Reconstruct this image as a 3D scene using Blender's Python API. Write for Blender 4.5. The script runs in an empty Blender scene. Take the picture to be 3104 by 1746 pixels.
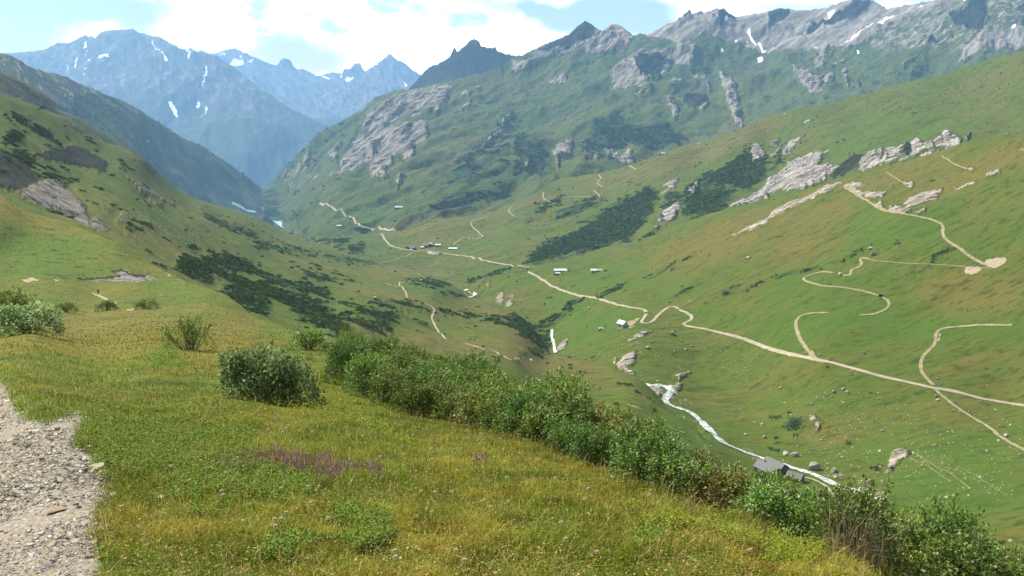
import bpy, math, random
import numpy as np
from mathutils import Vector, Matrix
from mathutils.bvhtree import BVHTree
random.seed(7); RNG = np.random.default_rng(7)
C = bpy.context.scene.collection
SC = bpy.context.scene

# ------------------------------------------------------------------ camera
F = 852.0; PITCH = math.radians(12.1)
cam = bpy.data.cameras.new('camera'); co = bpy.data.objects.new('camera', cam); C.objects.link(co)
cam.sensor_width = 36.0; cam.lens = F / 1024 * 36.0
cam.clip_start = 0.1; cam.clip_end = 60000
co.location = (0, 0, 0); co.rotation_euler = (math.pi / 2 - PITCH, 0, 0)
SC.camera = co
SC.view_settings.view_transform = 'Standard'; SC.view_settings.look = 'None'
SC.view_settings.exposure = 0.9; SC.view_settings.gamma = 1.0
SC.cycles.use_denoising = True
SC.cycles.max_bounces = 6; SC.cycles.volume_bounces = 1; SC.cycles.diffuse_bounces = 2
SC.cycles.transparent_max_bounces = 4

# ------------------------------------------------------------------ node helpers
class NT:
    def __init__(s, tree): s.t = tree; s.n = tree.nodes; s.l = tree.links
    def node(s, typ, **kw):
        nd = s.n.new(typ)
        for k, v in kw.items(): setattr(nd, k, v)
        return nd
    def put(s, sock, v):
        if hasattr(v, 'is_output') or isinstance(v, bpy.types.NodeSocket): s.l.new(v, sock)
        elif v is not None: sock.default_value = v
    def math(s, op, a, b=None, c=None, clamp=False):
        nd = s.node('ShaderNodeMath', operation=op, use_clamp=clamp)
        s.put(nd.inputs[0], a)
        if b is not None: s.put(nd.inputs[1], b)
        if c is not None: s.put(nd.inputs[2], c)
        return nd.outputs[0]
    def mix(s, f, a, b):
        nd = s.node('ShaderNodeMix', data_type='RGBA')
        s.put(nd.inputs[0], f)
        for i, v in ((6, a), (7, b)):
            if isinstance(v, tuple) and len(v) == 3: v = (*v, 1)
            s.put(nd.inputs[i], v)
        return nd.outputs[2]
    def ss(s, v, lo, hi):
        nd = s.node('ShaderNodeMapRange', interpolation_type='SMOOTHSTEP')
        s.put(nd.inputs[0], v); nd.inputs[1].default_value = lo; nd.inputs[2].default_value = hi
        return nd.outputs[0]
    def noise(s, vec, scale, detail=4, rough=0.55):
        nd = s.node('ShaderNodeTexNoise')
        if vec is not None: s.put(nd.inputs['Vector'], vec)
        nd.inputs['Scale'].default_value = scale; nd.inputs['Detail'].default_value = detail
        nd.inputs['Roughness'].default_value = rough
        return nd.outputs[0]
    def mapping(s, vec, rot=(0, 0, 0), scale=(1, 1, 1)):
        nd = s.node('ShaderNodeMapping'); s.put(nd.inputs[0], vec)
        nd.inputs['Rotation'].default_value = rot; nd.inputs['Scale'].default_value = scale
        return nd.outputs[0]
    def attr(s, name):
        nd = s.node('ShaderNodeAttribute', attribute_name=name); return nd

# ------------------------------------------------------------------ sky, clouds, sun
SUN_AZ = math.radians(-62); SUN_EL = math.radians(50)        # azimuth clockwise from the view direction (+Y)
w = bpy.data.worlds.new('World'); SC.world = w; w.use_nodes = True
T = NT(w.node_tree); T.n.clear()
sky = T.node('ShaderNodeTexSky', sky_type='NISHITA', sun_disc=False)
sky.sun_elevation = SUN_EL; sky.sun_rotation = SUN_AZ; sky.altitude = 2100; sky.air_density = 1.0; sky.dust_density = 0.6
tc = T.node('ShaderNodeTexCoord').outputs['Generated']
sep = T.node('ShaderNodeSeparateXYZ'); T.put(sep.inputs[0], tc)
dx, dy, dz = sep.outputs
warp1 = T.math('SUBTRACT', T.noise(tc, 14, 5, 0.6), 0.5)
warp2 = T.math('SUBTRACT', T.noise(T.mapping(tc, scale=(1, 1, 2.2)), 9, 5, 0.6), 0.5)
ay = T.math('MAXIMUM', dy, 0.05)
U = T.math('ADD', T.math('DIVIDE', dx, ay), T.math('MULTIPLY', warp1, 0.10))
V = T.math('ADD', T.math('DIVIDE', dz, ay), T.math('MULTIPLY', warp2, 0.07))
def sky_uv(px, py):
    cx = (px - 512) / F; cy = -(py - 288) / F
    y = math.cos(PITCH) + cy * math.sin(PITCH); z = -math.sin(PITCH) + cy * math.cos(PITCH)
    return cx / y, z / y
hole = None
# openings in the cloud (centre in the view, half sizes, strength): directions of the sky, not of the picture plane
for px, py, rx, ry, k in ((70, 2, 85, 20, 1.15), (20, 42, 50, 20, 0.9), (150, 40, 40, 12, .5), (300, 14, 50, 10, .62), (290, 60, 70, 22, .9),
                          (190, 62, 40, 14, .6), (490, 8, 120, 16, .55), (628, 22, 58, 20, 1.25), (560, 6, 45, 14, .8), (812, 2, 110, 16, .6),
                          (143, 16, 28, 20, .75), (225, 22, 14, 10, .5), (428, 40, 22, 5, .55), (-120, -10, 90, 60, 1.), (1100, -60, 150, 70, .8)):
    u0, v0 = sky_uv(px, py)
    a = T.math('MULTIPLY', T.math('SUBTRACT', U, u0), F / rx); b = T.math('MULTIPLY', T.math('SUBTRACT', V, v0), F / ry)
    r2 = T.math('ADD', T.math('MULTIPLY', a, a), T.math('MULTIPLY', b, b))
    g = T.math('MULTIPLY', T.math('EXPONENT', T.math('MULTIPLY', r2, -1.0)), k * 0.78)
    hole = g if hole is None else T.math('ADD', hole, g)
cn = T.noise(T.mapping(tc, scale=(1, 1, 2.0)), 5, 6, 0.62)
cov = T.math('ADD', T.math('SUBTRACT', 0.84, hole), T.math('MULTIPLY', T.math('SUBTRACT', cn, 0.5), 1.5))
cloud = T.ss(cov, 0.02, 0.74)
shade = T.ss(T.noise(T.mapping(tc, scale=(1, 1, 2.6)), 9, 5, 0.6), 0.36, 0.52)
ccol = T.mix(shade, (11, 13, 15), (40, 40, 40))
ccol = T.mix(T.math('MAXIMUM', T.ss(dz, 0.08, 0.26), T.math('SUBTRACT', 1.0, T.ss(dy, 0.45, 0.8))), ccol, T.mix(shade, (3.4, 3.7, 4.0), (5.5, 5.5, 5.5)))      # the clouds low over the ranges are the brightest
scol = T.node('ShaderNodeMix', data_type='RGBA', blend_type='MULTIPLY'); scol.inputs[0].default_value = 1
T.put(scol.inputs[6], sky.outputs[0]); scol.inputs[7].default_value = (2.1, 1.6, 1.45, 1)
bg = T.node('ShaderNodeBackground'); T.put(bg.inputs[0], T.mix(cloud, scol.outputs[2], ccol)); bg.inputs[1].default_value = 0.06
wo = T.node('ShaderNodeOutputWorld'); T.l.new(bg.outputs[0], wo.inputs[0])

sun = bpy.data.lights.new('sun', 'SUN'); so = bpy.data.objects.new('sun', sun); C.objects.link(so)
sun.energy = 5.0; sun.angle = math.radians(0.6); sun.color = (1.0, 0.93, 0.77)
sd = Vector((math.sin(SUN_AZ) * math.cos(SUN_EL), math.cos(SUN_AZ) * math.cos(SUN_EL), math.sin(SUN_EL)))
so.rotation_euler = sd.to_track_quat('Z', 'Y').to_euler(); so.location = (0, 0, 50)

# ------------------------------------------------------------------ numeric helpers
def pnoise(p, seed=0):
    """gradient noise, p: (n,3) -> about -0.7..0.7"""
    p = np.asarray(p, float); i = np.floor(p).astype(np.int64); f = p - i
    u = f * f * f * (f * (f * 6 - 15) + 10)
    def h(a, b, c):
        x = (a * 374761393 + b * 668265263 + c * 2147483647 + seed * 974634777) & 0xffffffff
        x = ((x ^ (x >> 13)) * 1274126177) & 0xffffffff
        return (x ^ (x >> 16))
    G = np.array([[1,1,0],[-1,1,0],[1,-1,0],[-1,-1,0],[1,0,1],[-1,0,1],[1,0,-1],[-1,0,-1],[0,1,1],[0,-1,1],[0,1,-1],[0,-1,-1],[1,1,0],[0,-1,1],[-1,1,0],[0,-1,-1]], float)
    r = 0
    for a in (0, 1):
        for b in (0, 1):
            for c in (0, 1):
                g = G[h(i[:, 0] + a, i[:, 1] + b, i[:, 2] + c) & 15]
                d = g[:, 0] * (f[:, 0] - a) + g[:, 1] * (f[:, 1] - b) + g[:, 2] * (f[:, 2] - c)
                wt = (u[:, 0] if a else 1 - u[:, 0]) * (u[:, 1] if b else 1 - u[:, 1]) * (u[:, 2] if c else 1 - u[:, 2])
                r = r + wt * d
    return r
def fbm(p, octv=4, seed=0, ridged=False):
    r = 0; a = 1; tot = 0
    for k in range(octv):
        n = pnoise(p * (2.03 ** k), seed + k * 17)
        if ridged: n = 0.6 - 2 * np.abs(n)
        r = r + n * a; tot += a; a *= 0.5
    return r / tot
def Z(region, pts):
    """measured coordinates -> view coordinates"""
    ox, oy = {1: (0, 0), 2: (256, 0), 3: (512, 0), 4: (768, 0), 5: (0, 192), 6: (256, 192), 7: (512, 192), 8: (768, 192),
              9: (0, 384), 10: (256, 384), 11: (512, 384), 12: (768, 384)}[region]
    return [(ox + x / 7.546, oy + y / 7.546) for x, y in pts]
def point(px, py, Y):
    px = np.asarray(px, float); py = np.asarray(py, float); Y = np.asarray(Y, float)
    cx = (px - 512) / F; cy = -(py - 288) / F
    dy_ = math.cos(PITCH) + cy * math.sin(PITCH); dz_ = -math.sin(PITCH) + cy * math.cos(PITCH)
    return np.stack([cx / dy_ * Y, Y + 0 * cx, dz_ / dy_ * Y], -1)
def tps(ctrl, vals, q):
    c = np.array(ctrl, float) / 300; n = len(c)
    d = np.linalg.norm(c[:, None] - c[None], axis=2)
    K = np.where(d > 0, d * d * np.log(d + 1e-12), 0) + np.eye(n) * 2e-4
    P = np.c_[np.ones(n), c]
    A = np.zeros((n + 3, n + 3)); A[:n, :n] = K; A[:n, n:] = P; A[n:, :n] = P.T
    s = np.linalg.solve(A, np.r_[np.array(vals, float), 0, 0, 0])
    q = q / 300; out = np.full(len(q), s[n]) + q @ s[n + 1:]
    for k in range(n):
        dd = np.linalg.norm(q - c[k], axis=1)
        out += s[k] * np.where(dd > 0, dd * dd * np.log(dd + 1e-12), 0)
    return out
def poly_mask(q, polys, soft=1.2):
    """q (n,2); polys list of point lists (optionally (pts, strength))"""
    out = np.zeros(len(q))
    for P in polys:
        st = 1.0
        if isinstance(P, tuple) and isinstance(P[0], list): P, st = P
        P = np.array(P, float); lo = P.min(0) - 2 * soft - 1; hi = P.max(0) + 2 * soft + 1
        ids = np.nonzero((q[:, 0] > lo[0]) & (q[:, 0] < hi[0]) & (q[:, 1] > lo[1]) & (q[:, 1] < hi[1]))[0]
        if len(ids) == 0: continue
        qq = q[ids]; ins = np.zeros(len(ids), bool); dist = np.full(len(ids), 1e9)
        for k in range(len(P)):
            a = P[k]; b = P[(k + 1) % len(P)]; ab = b - a
            t = np.clip(((qq - a) @ ab) / max(ab @ ab, 1e-9), 0, 1)
            dist = np.minimum(dist, np.linalg.norm(qq - a - t[:, None] * ab, axis=1))
            cond = (a[1] > qq[:, 1]) != (b[1] > qq[:, 1])
            with np.errstate(divide='ignore', invalid='ignore'):
                xi = a[0] + (qq[:, 1] - a[1]) / (b[1] - a[1] if b[1] != a[1] else 1e-9) * (b[0] - a[0])
            ins ^= cond & (qq[:, 0] < xi)
        sdv = np.where(ins, -dist, dist)
        out[ids] = np.maximum(out[ids], st * np.clip(0.5 - sdv / (2 * soft), 0, 1))
    return out
def stroke(pts, wd):
    """a thin polygon along a line"""
    P = np.array(pts, float); n = np.gradient(P, axis=0); n = np.stack([-n[:, 1], n[:, 0]], 1)
    n /= np.maximum(np.linalg.norm(n, axis=1, keepdims=True), 1e-6)
    return [tuple(p) for p in P + n * wd / 2] + [tuple(p) for p in (P - n * wd / 2)[::-1]]

def link_obj(name, me, mat=None, parent=None, label=None, cat=None, group=None, kind=None):
    o = bpy.data.objects.new(name, me); C.objects.link(o)
    if mat is not None: me.materials.append(mat)
    if parent is not None: o.parent = parent
    if label: o['label'] = label
    if cat: o['category'] = cat
    if group: o['group'] = group
    if kind: o['kind'] = kind
    return o
def np_mesh(name, verts, faces, smooth=True, cols=None):
    """faces: (n,4) or (n,3) int array; cols: dict name->(nv,3)"""
    me = bpy.data.meshes.new(name); verts = np.asarray(verts, np.float32); faces = np.asarray(faces, np.int32)
    k = faces.shape[1]; nf = len(faces)
    me.vertices.add(len(verts)); me.vertices.foreach_set('co', verts.ravel())
    me.loops.add(nf * k); me.loops.foreach_set('vertex_index', faces.ravel())
    me.polygons.add(nf); me.polygons.foreach_set('loop_start', np.arange(0, nf * k, k, dtype=np.int32))
    me.polygons.foreach_set('loop_total', np.full(nf, k, np.int32))
    me.polygons.foreach_set('use_smooth', np.full(nf, smooth))
    for nm, c in (cols or {}).items():
        at = me.attributes.new(nm, 'FLOAT_COLOR', 'POINT')
        c = np.c_[c, np.ones(len(c))].astype(np.float32); at.data.foreach_set('color', c.ravel())
    me.update(); me.validate()
    return me

# ------------------------------------------------------------------ materials
def new_mat(name):
    m = bpy.data.materials.new(name); m.use_nodes = True
    t = NT(m.node_tree); b = t.n['Principled BSDF']; b.inputs['Roughness'].default_value = 0.9
    b.inputs['Specular IOR Level'].default_value = 0.15
    return m, t, b
def terrain_mat(name, green, tan, dark, rock_a, rock_b, size=1.0, angle=0.0, aniso=3.0, tan_bias=0.5, bump=1.0, streak_dark=0.5, has_scree=False):
    """size: metres of the finest visible mottling"""
    m, t, b = new_mat(name)
    pos = t.node('ShaderNodeNewGeometry').outputs['Position']
    rot = t.mapping(pos, rot=(0, 0, -angle))
    st = t.mapping(rot, scale=(1.0 / aniso, 1, 1.0 / aniso))
    big = t.noise(st, 1 / (60 * size), 5, 0.6)
    mid = t.noise(st, 1 / (11 * size), 5, 0.65)
    fine = t.noise(pos, 1 / (1.6 * size), 4, 0.65)
    fine2 = t.noise(t.mapping(rot, scale=(0.35, 1, 0.5)), 1 / (3.0 * size), 4, 0.7)
    m1 = t.node('ShaderNodeSeparateColor'); t.put(m1.inputs[0], t.attr('m1').outputs['Color'])
    m2 = t.node('ShaderNodeSeparateColor'); t.put(m2.inputs[0], t.attr('m2').outputs['Color'])
    m3 = t.node('ShaderNodeSeparateColor'); t.put(m3.inputs[0], t.attr('m3').outputs['Color'])
    rock, shrub, snow = m1.outputs[:3]; dark_shade_rock, bare, lush = m2.outputs[:3]; rust, tanm, scree = m3.outputs[:3]
    f = t.math('ADD', t.math('MULTIPLY', big, 0.9), t.math('MULTIPLY', mid, 0.75))
    f = t.math('ADD', f, t.math('MULTIPLY', tanm, 0.5))
    f = t.ss(f, 1.12 - tan_bias * 0.5 - .12, 1.12 - tan_bias * 0.5 + .22)
    col = t.mix(f, green, tan)
    col = t.mix(t.math('MULTIPLY', t.ss(fine2, 0.50, 0.66), 0.75), col, tuple(c * 0.42 for c in green))
    col = t.mix(t.math('MULTIPLY', t.ss(t.noise(st, 1 / (5 * size), 4, 0.6), 0.55, 0.72), streak_dark), col, dark)
    col = t.mix(t.math('MULTIPLY', t.ss(t.noise(pos, 1 / (2.3 * size), 3, 0.7), 0.60, 0.72), 0.35), col, tuple(min(1, c * 1.7) for c in tan))
    lushc = (green[0] * 0.62, green[1] * 1.05, green[2] * 0.7)
    col = t.mix(t.math('MULTIPLY', lush, 0.75), col, lushc)
    # bare soil
    def edge(v, k=0.9, lo=0.42, hi=0.58):
        return t.ss(t.math('ADD', v, t.math('MULTIPLY', t.math('SUBTRACT', fine, 0.5), k)), lo, hi)
    rn = t.noise(t.mapping(rot, scale=(0.22, 1.5, 0.35)), 1 / (4.0 * size), 6, 0.72)
    rc = t.mix(t.ss(rn, 0.42, 0.58), rock_a, rock_b)
    rc = t.mix(t.ss(t.noise(t.mapping(rot, scale=(0.2, 1.7, .4)), 1 / (3.2 * size), 5, 0.7), 0.52, 0.58), rc, tuple(c * 0.35 for c in rock_a))
    rc = t.mix(t.math('MULTIPLY', rust, 0.75), rc, (0.42, 0.27, 0.19))
    shrub_c = t.mix(t.ss(fine, 0.35, 0.65), tuple(c * 0.9 for c in dark), tuple(c * 2.1 for c in dark))
    patch = t.math('SUBTRACT', t.noise(st, 1 / (9 * size), 4, 0.7), 0.5)
    sv = t.math('ADD', t.math('MULTIPLY', shrub, 0.82), t.math('ADD', t.math('MULTIPLY', patch, 2.1), t.math('MULTIPLY', t.math('SUBTRACT', fine, 0.5), 0.9)))
    col = t.mix(t.ss(sv, 0.40, 0.56), col, shrub_c)
    rpatch = t.math('SUBTRACT', t.noise(t.mapping(rot, scale=(0.5, 1.4, 0.8)), 1 / (6 * size), 5, 0.75), 0.5)
    rv = t.math('ADD', t.math('MULTIPLY', rock, 1.06), t.math('ADD', t.math('MULTIPLY', rpatch, 1.9), t.math('MULTIPLY', t.math('SUBTRACT', fine, 0.5), 0.7)))
    col = t.mix(t.ss(rv, 0.46, 0.58), col, rc)
    if has_scree:
        sc_ = t.mix(t.ss(t.noise(t.mapping(rot, scale=(0.15, 1.2, 0.3)), 1 / (7 * size), 5, 0.7), .42, .6), tuple(c * .95 for c in rock_a), tuple(c * .8 + .01 for c in rock_b))
        col = t.mix(t.ss(t.math('ADD', scree, t.math('MULTIPLY', rpatch, 0.9)), .38, .62), col, sc_)
        col = t.mix(t.math('MULTIPLY', rust, t.math('MULTIPLY', rock, .7)), col, (0.36, 0.23, 0.17))
    col = t.mix(edge(dark_shade_rock, 1.2), col, t.mix(t.ss(rn, 0.4, 0.6), (rock_a[0] * .07, rock_a[1] * .11, rock_a[2] * .06), (rock_a[0] * .17, rock_a[1] * .23, rock_a[2] * .15)))  # dark rock tone; it also puts the shade of cliff faces into the colour
    col = t.mix(edge(bare, 0.5), col, t.mix(fine, (0.24, 0.20, 0.145), (0.38, 0.33, 0.25)))
    col = t.mix(edge(snow, 0.35, .42, .56), col, (0.86, 0.88, 0.90))
    t.put(b.inputs['Base Color'], col)
    hsum = t.math('ADD', t.math('MULTIPLY', fine2, 1.0), t.math('MULTIPLY', rn, t.math('MULTIPLY_ADD', rock, 2.5, 0.4)))
    hsum = t.math('ADD', hsum, t.math('MULTIPLY', t.math('MULTIPLY', fine, shrub), 1.5))
    bp = t.node('ShaderNodeBump'); bp.inputs['Strength'].default_value = 0.9; bp.inputs['Distance'].default_value = 0.9 * size * bump
    t.put(bp.inputs['Height'], hsum); t.put(b.inputs['Normal'], bp.outputs[0])
    return m

# ------------------------------------------------------------------ terrain sheets
class Sheet: pass
SHEETS = {}
def build_sheet(key, name, mat, crest, base, ctrl, disp, step=1.0, x0=-140, x1=1164, mode='inv', masks=None, fade=10, warp=1.3,
                crest_jag=0.0, back=(60, 0.7), fall=0.0, rock_amp=(0, 10), shrub_amp=0.0, ymin=1.0, ymax=30000, front=(0.985, 0.01), soft_k=1.0, toward=None):
    cr = np.array([(c[0], c[1]) for c in crest], float); ba = np.array([(c[0], c[1]) for c in base], float)
    x0 = max(x0, cr[0, 0]) if cr[0, 0] > -100 else x0
    px = np.arange(x0, x1 + step * .5, step)
    def ex(A, x):
        y = np.interp(x, A[:, 0], A[:, 1]); return y
    pc = ex(cr, px)
    if crest_jag:
        q = np.c_[px / 4.3, px * 0, px * 0 + len(key)]
        pc = pc + crest_jag * fbm(q, 4, 5)
    pb = ex(ba, px)
    pb = np.maximum(pb, pc + 1.0)
    n = int(np.max(pb - pc) / step) + 2
    tt = np.linspace(0, 1, n)
    PX = np.repeat(px[None], n, 0); PY = pb[None] + (pc - pb)[None] * tt[:, None]
    pts = [c for c in crest if len(c) > 2] + [c for c in base if len(c) > 2] + list(ctrl)
    P = np.array(pts, float)
    val = 1 / P[:, 2] if mode == 'inv' else np.log(P[:, 2])
    q = np.c_[PX.ravel(), PY.ravel()]
    wv = tps(P[:, :2], val, q)
    Yv = 1 / np.clip(wv, 1 / ymax, 1 / ymin) if mode == 'inv' else np.clip(np.exp(wv), ymin, ymax)
    V3 = point(q[:, 0], q[:, 1], Yv)
    print('sheet', key, n, len(px), 'Y', Yv.min().round(1), Yv.max().round(1), 'z', V3[:, 2].min().round(0), V3[:, 2].max().round(0))
    # masks
    ca, sa = math.cos(fall), math.sin(fall)
    L = V3[:, 0] * ca + V3[:, 1] * sa; S = -V3[:, 0] * sa + V3[:, 1] * ca
    wq = np.c_[q[:, 0] / 5, q[:, 1] / 5, np.zeros(len(q))]
    qw = q + warp * np.c_[fbm(wq, 3, 3), fbm(wq, 3, 9)] * 2.2
    M = {k: poly_mask(qw, v, {'shrub': 5.0, 'lush': 14, 'tan': 14, 'snow': 1.0, 'gravel': 11, 'rock': 2.0, 'dark_shade_rock': 1.6, 'rust': 5, 'flat': 5}.get(k, 1.0) * soft_k) for k, v in (masks or {}).items() if k != 'fn'}
    if 'terr' in M: M['shrub'] = np.maximum(M.get('shrub', 0), M['terr'])
    z0 = np.zeros(len(q))
    g = lambda k: M.get(k, z0)
    # displacement
    dcrest = (q[:, 1] - np.tile(pc, n)); fd = np.clip(dcrest / fade, 0, 1) ** 0.8
    d = np.zeros(len(q))
    for wl, amp, kind, an in disp:
        pp = np.c_[S / wl, L / (wl * an), V3[:, 2] / (wl * 2)]
        d += amp * fbm(pp, 3, int(wl) % 97, kind == 'r')
    flat = 1 - 0.8 * g('flat')
    if rock_amp[0]:
        pp = np.c_[S / rock_amp[1], L / (rock_amp[1] * 5), V3[:, 2] / (rock_amp[1] * 3)]
        d += rock_amp[0] * np.clip(g('rock') + g('dark_shade_rock'), 0, 1) * (.3 + fbm(pp, 4, 31, True))
    if shrub_amp:
        pp = V3 / (shrub_amp * 2.2)
        d += shrub_amp * g('shrub') * (0.5 + fbm(pp, 2, 41))
    V3[:, 2] += d * fd * flat
    G = V3.reshape(n, len(px), 3)
    # back side of the ridge and front skirt
    rows = [G]; bk = []
    kk = back[0]
    for j, mlt in enumerate((0.25, 1, 2.5, 6, 12)):
        R = G[-1].copy(); R[:, 1] += kk * mlt; R[:, 0] += kk * mlt * 0.0; R[:, 2] -= kk * mlt * back[1] * (0.5 if j == 0 else 1)
        R[:, 2] += kk * 0.1 * min(mlt, 2) * fbm(np.c_[R[:, 0] / kk, R[:, 1] / kk, R[:, 2] * 0], 3, 77)
        bk.append(R)
    fr = G[0].copy(); fr[:, 1] *= front[0]; fr[:, 2] -= front[1] * G[0][:, 1] + 0.5
    fronts = [fr]
    if toward is not None:                                # the hillside goes on down towards the viewer's own slope
        m_ = np.clip((px - toward[0]) / toward[1], 0, 1)
        for k in (.08, .15, .28, .45, .65, .85):
            kc = (1 - (1 - k) * m_)[:, None]; R = G[0] * kc; sag = (2 + np.interp(px, [150, 420], [.36, .12]) * np.linalg.norm(G[0], axis=1) * (kc * (1 - kc))[:, 0]) * (m_ > 0) + .5
            R[:, 2] -= sag; R[:, 2] += 1.5 * fbm(np.c_[R[:, 0] / 25, R[:, 1] / 25, R[:, 2] * 0], 3, 19); fronts.append(R)
        fronts = fronts[1:]
    nf_ = len(fronts)
    allr = np.concatenate([np.array(fronts), G, np.array(bk)], 0); nr = allr.shape[0]; nc = len(px)
    i = np.arange(nr - 1)[:, None] * nc + np.arange(nc - 1)[None]
    faces = np.stack([i, i + 1, i + nc + 1, i + nc], -1).reshape(-1, 4)
    def pad(v): v = v.reshape(n, nc); return np.concatenate([np.repeat(v[:1], nf_, 0), v, np.repeat(v[-1:], 5, 0)], 0).ravel()
    cols = {'m1': np.c_[pad(g('rock')), pad(g('shrub')), pad(g('snow'))], 'm2': np.c_[pad(g('dark_shade_rock')), pad(g('bare')), pad(g('lush'))],
            'm3': np.c_[pad(g('rust')), pad(g('tan')), pad(g('scree'))]}
    me = np_mesh(name, allr.reshape(-1, 3), faces, True, cols)
    o = link_obj(name, me, mat, kind='structure')
    s = Sheet(); s.G = G; s.q = q; s.M = M; s.px = px; s.n = n; s.o = o; s.V = allr.reshape(-1, 3); s.faces = faces
    s._bvh = None; s.flatV = V3; SHEETS[key] = s
    return s
def bvh(key):
    s = SHEETS[key]
    if s._bvh is None: s._bvh = BVHTree.FromPolygons([Vector(v) for v in s.V.tolist()], s.faces.tolist())
    return s._bvh
def hit(px, py, keys):
    """first terrain point met looking along a direction"""
    d = Vector(point(px, py, 1000.0).tolist()).normalized()
    best = None
    for k in keys:
        h = bvh(k).ray_cast(Vector((0, 0, 0)), d)
        if h[0] is not None and (best is None or h[3] < best[3]): best = h
    return None if best is None else best[0]
def drop(x, y, keys, zguess=None):
    best = None
    for k in keys:
        h = bvh(k).ray_cast(Vector((x, y, 3000)), Vector((0, 0, -1)))
        if h[0] is not None and (best is None or h[0].z > best): best = h[0].z
    return best

PEAK_ROCK_A, PEAK_ROCK_B = (0.15, 0.133, 0.112), (0.34, 0.31, 0.27)
MAT = {}
MAT['far'] = terrain_mat('far_mountain_rock', (0.05, 0.075, 0.045), (0.09, 0.09, 0.06), (0.03, 0.05, 0.03), (0.09, 0.10, 0.10), (0.17, 0.175, 0.17), size=26, angle=math.radians(-70), aniso=3, tan_bias=.3, bump=.3)
MAT['l4'] = terrain_mat('alpine_slope', (0.060, 0.088, 0.018), (0.100, 0.096, 0.030), (0.016, 0.034, 0.014), PEAK_ROCK_A, PEAK_ROCK_B, size=9, angle=math.radians(40), aniso=1.8, tan_bias=.42, bump=.9, streak_dark=.35, has_scree=True)
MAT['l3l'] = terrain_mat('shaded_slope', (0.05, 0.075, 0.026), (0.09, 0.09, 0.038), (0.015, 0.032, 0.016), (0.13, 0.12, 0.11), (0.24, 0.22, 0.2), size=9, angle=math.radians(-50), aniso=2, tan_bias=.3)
MAT['mid'] = terrain_mat('pasture_spur', (0.068, 0.100, 0.014), (0.110, 0.102, 0.026), (0.012, 0.028, 0.010), (0.20, 0.18, 0.17), (0.44, 0.41, 0.39), size=3.2, angle=math.radians(22), aniso=3.5, tan_bias=.55, streak_dark=.3)
MAT['right'] = terrain_mat('pasture_slope', (0.070, 0.103, 0.012), (0.112, 0.102, 0.021), (0.014, 0.030, 0.008), (0.24, 0.21, 0.18), (0.44, 0.39, 0.34), size=1.5, angle=math.radians(12), aniso=4.0, tan_bias=.48, streak_dark=.4)
MAT['left'] = terrain_mat('meadow_valley_side', (0.068, 0.100, 0.013), (0.112, 0.104, 0.025), (0.013, 0.030, 0.011), (0.11, 0.10, 0.088), (0.20, 0.185, 0.165), size=1.5, angle=math.radians(-38), aniso=3.0, tan_bias=.55, streak_dark=.5)
MAT['near'] = terrain_mat('near_meadow', (0.080, 0.112, 0.013), (0.140, 0.122, 0.022), (0.026, 0.040, 0.008), (0.15, 0.135, 0.13), (0.28, 0.26, 0.25), size=0.6, angle=math.radians(0), aniso=2.0, tan_bias=.45, streak_dark=.6, bump=0.6)

# --- far peaks (L7)
S7 = [(120,60),(181,52),(191,48),(197,52),(201,50),(210,54),(217,53),(225,50),(235,48),(243,52),(256,58),(264,61),(273,65),(277,65),(281,60),(285,57.6),(290,60),(293,66),(298,70),(303,69),(310,72),(316,75.5),(320,76),(325,74),(333,72.6),(342,73.5),(344,69),(350,69),(355,63.6),(360,63),(363,69),(366,71.5),(375,65),(384.5,58),(388.5,54),(391,54),(394,58),(406,63.6),(412,70),(422,75.5),(450,90),(560,110)]
S7 = [(x, y, 17500 - (1500 if x > 340 else 0)) if i % 3 == 0 else (x, y) for i, (x, y) in enumerate(S7)]
build_sheet('far', 'distant_mountain', MAT['far'], S7, [(120,200,11200),(262,200,11200),(420,200,11200),(560,200,11200)],
    [(200,150,12500),(300,150,12600),(400,150,12600),(330,110,15000),(250,90,15600),(400,90,15000),(480,130,13200)],
    [(1400,190,'r',1.5),(450,80,'r',2),(160,24,'r',2)], step=1.0, x0=120, x1=560, fade=9, crest_jag=2.2, back=(300,.8), fall=math.radians(-60),
    masks={'snow': [Z(1,p) for p in ([(1720,470),(1760,425),(1790,430),(1850,470),(1770,500)],[(1640,420),(1700,392),(1700,408)],[(1800,405),(1832,412),(1820,428)],[(1862,458),(1910,440),(1905,465)])] +
                   [Z(2,p) for p in ([(490,578),(520,590),(565,618),(540,630),(500,600)],[(635,605),(645,572),(656,600)],[(670,620),(735,598),(738,612),(690,645)],[(505,712),(540,712),(550,748),(530,748)],[(895,488),(928,488),(922,528),(905,512)],[(1106,632),(1120,640),(1148,688),(1132,690)],[(1010,520),(1025,530),(1015,535)],[(1070,535),(1090,550),(1082,556)])],
           'rock': [([(120,40),(560,40),(560,125),(120,120)], .8)]})
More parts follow.
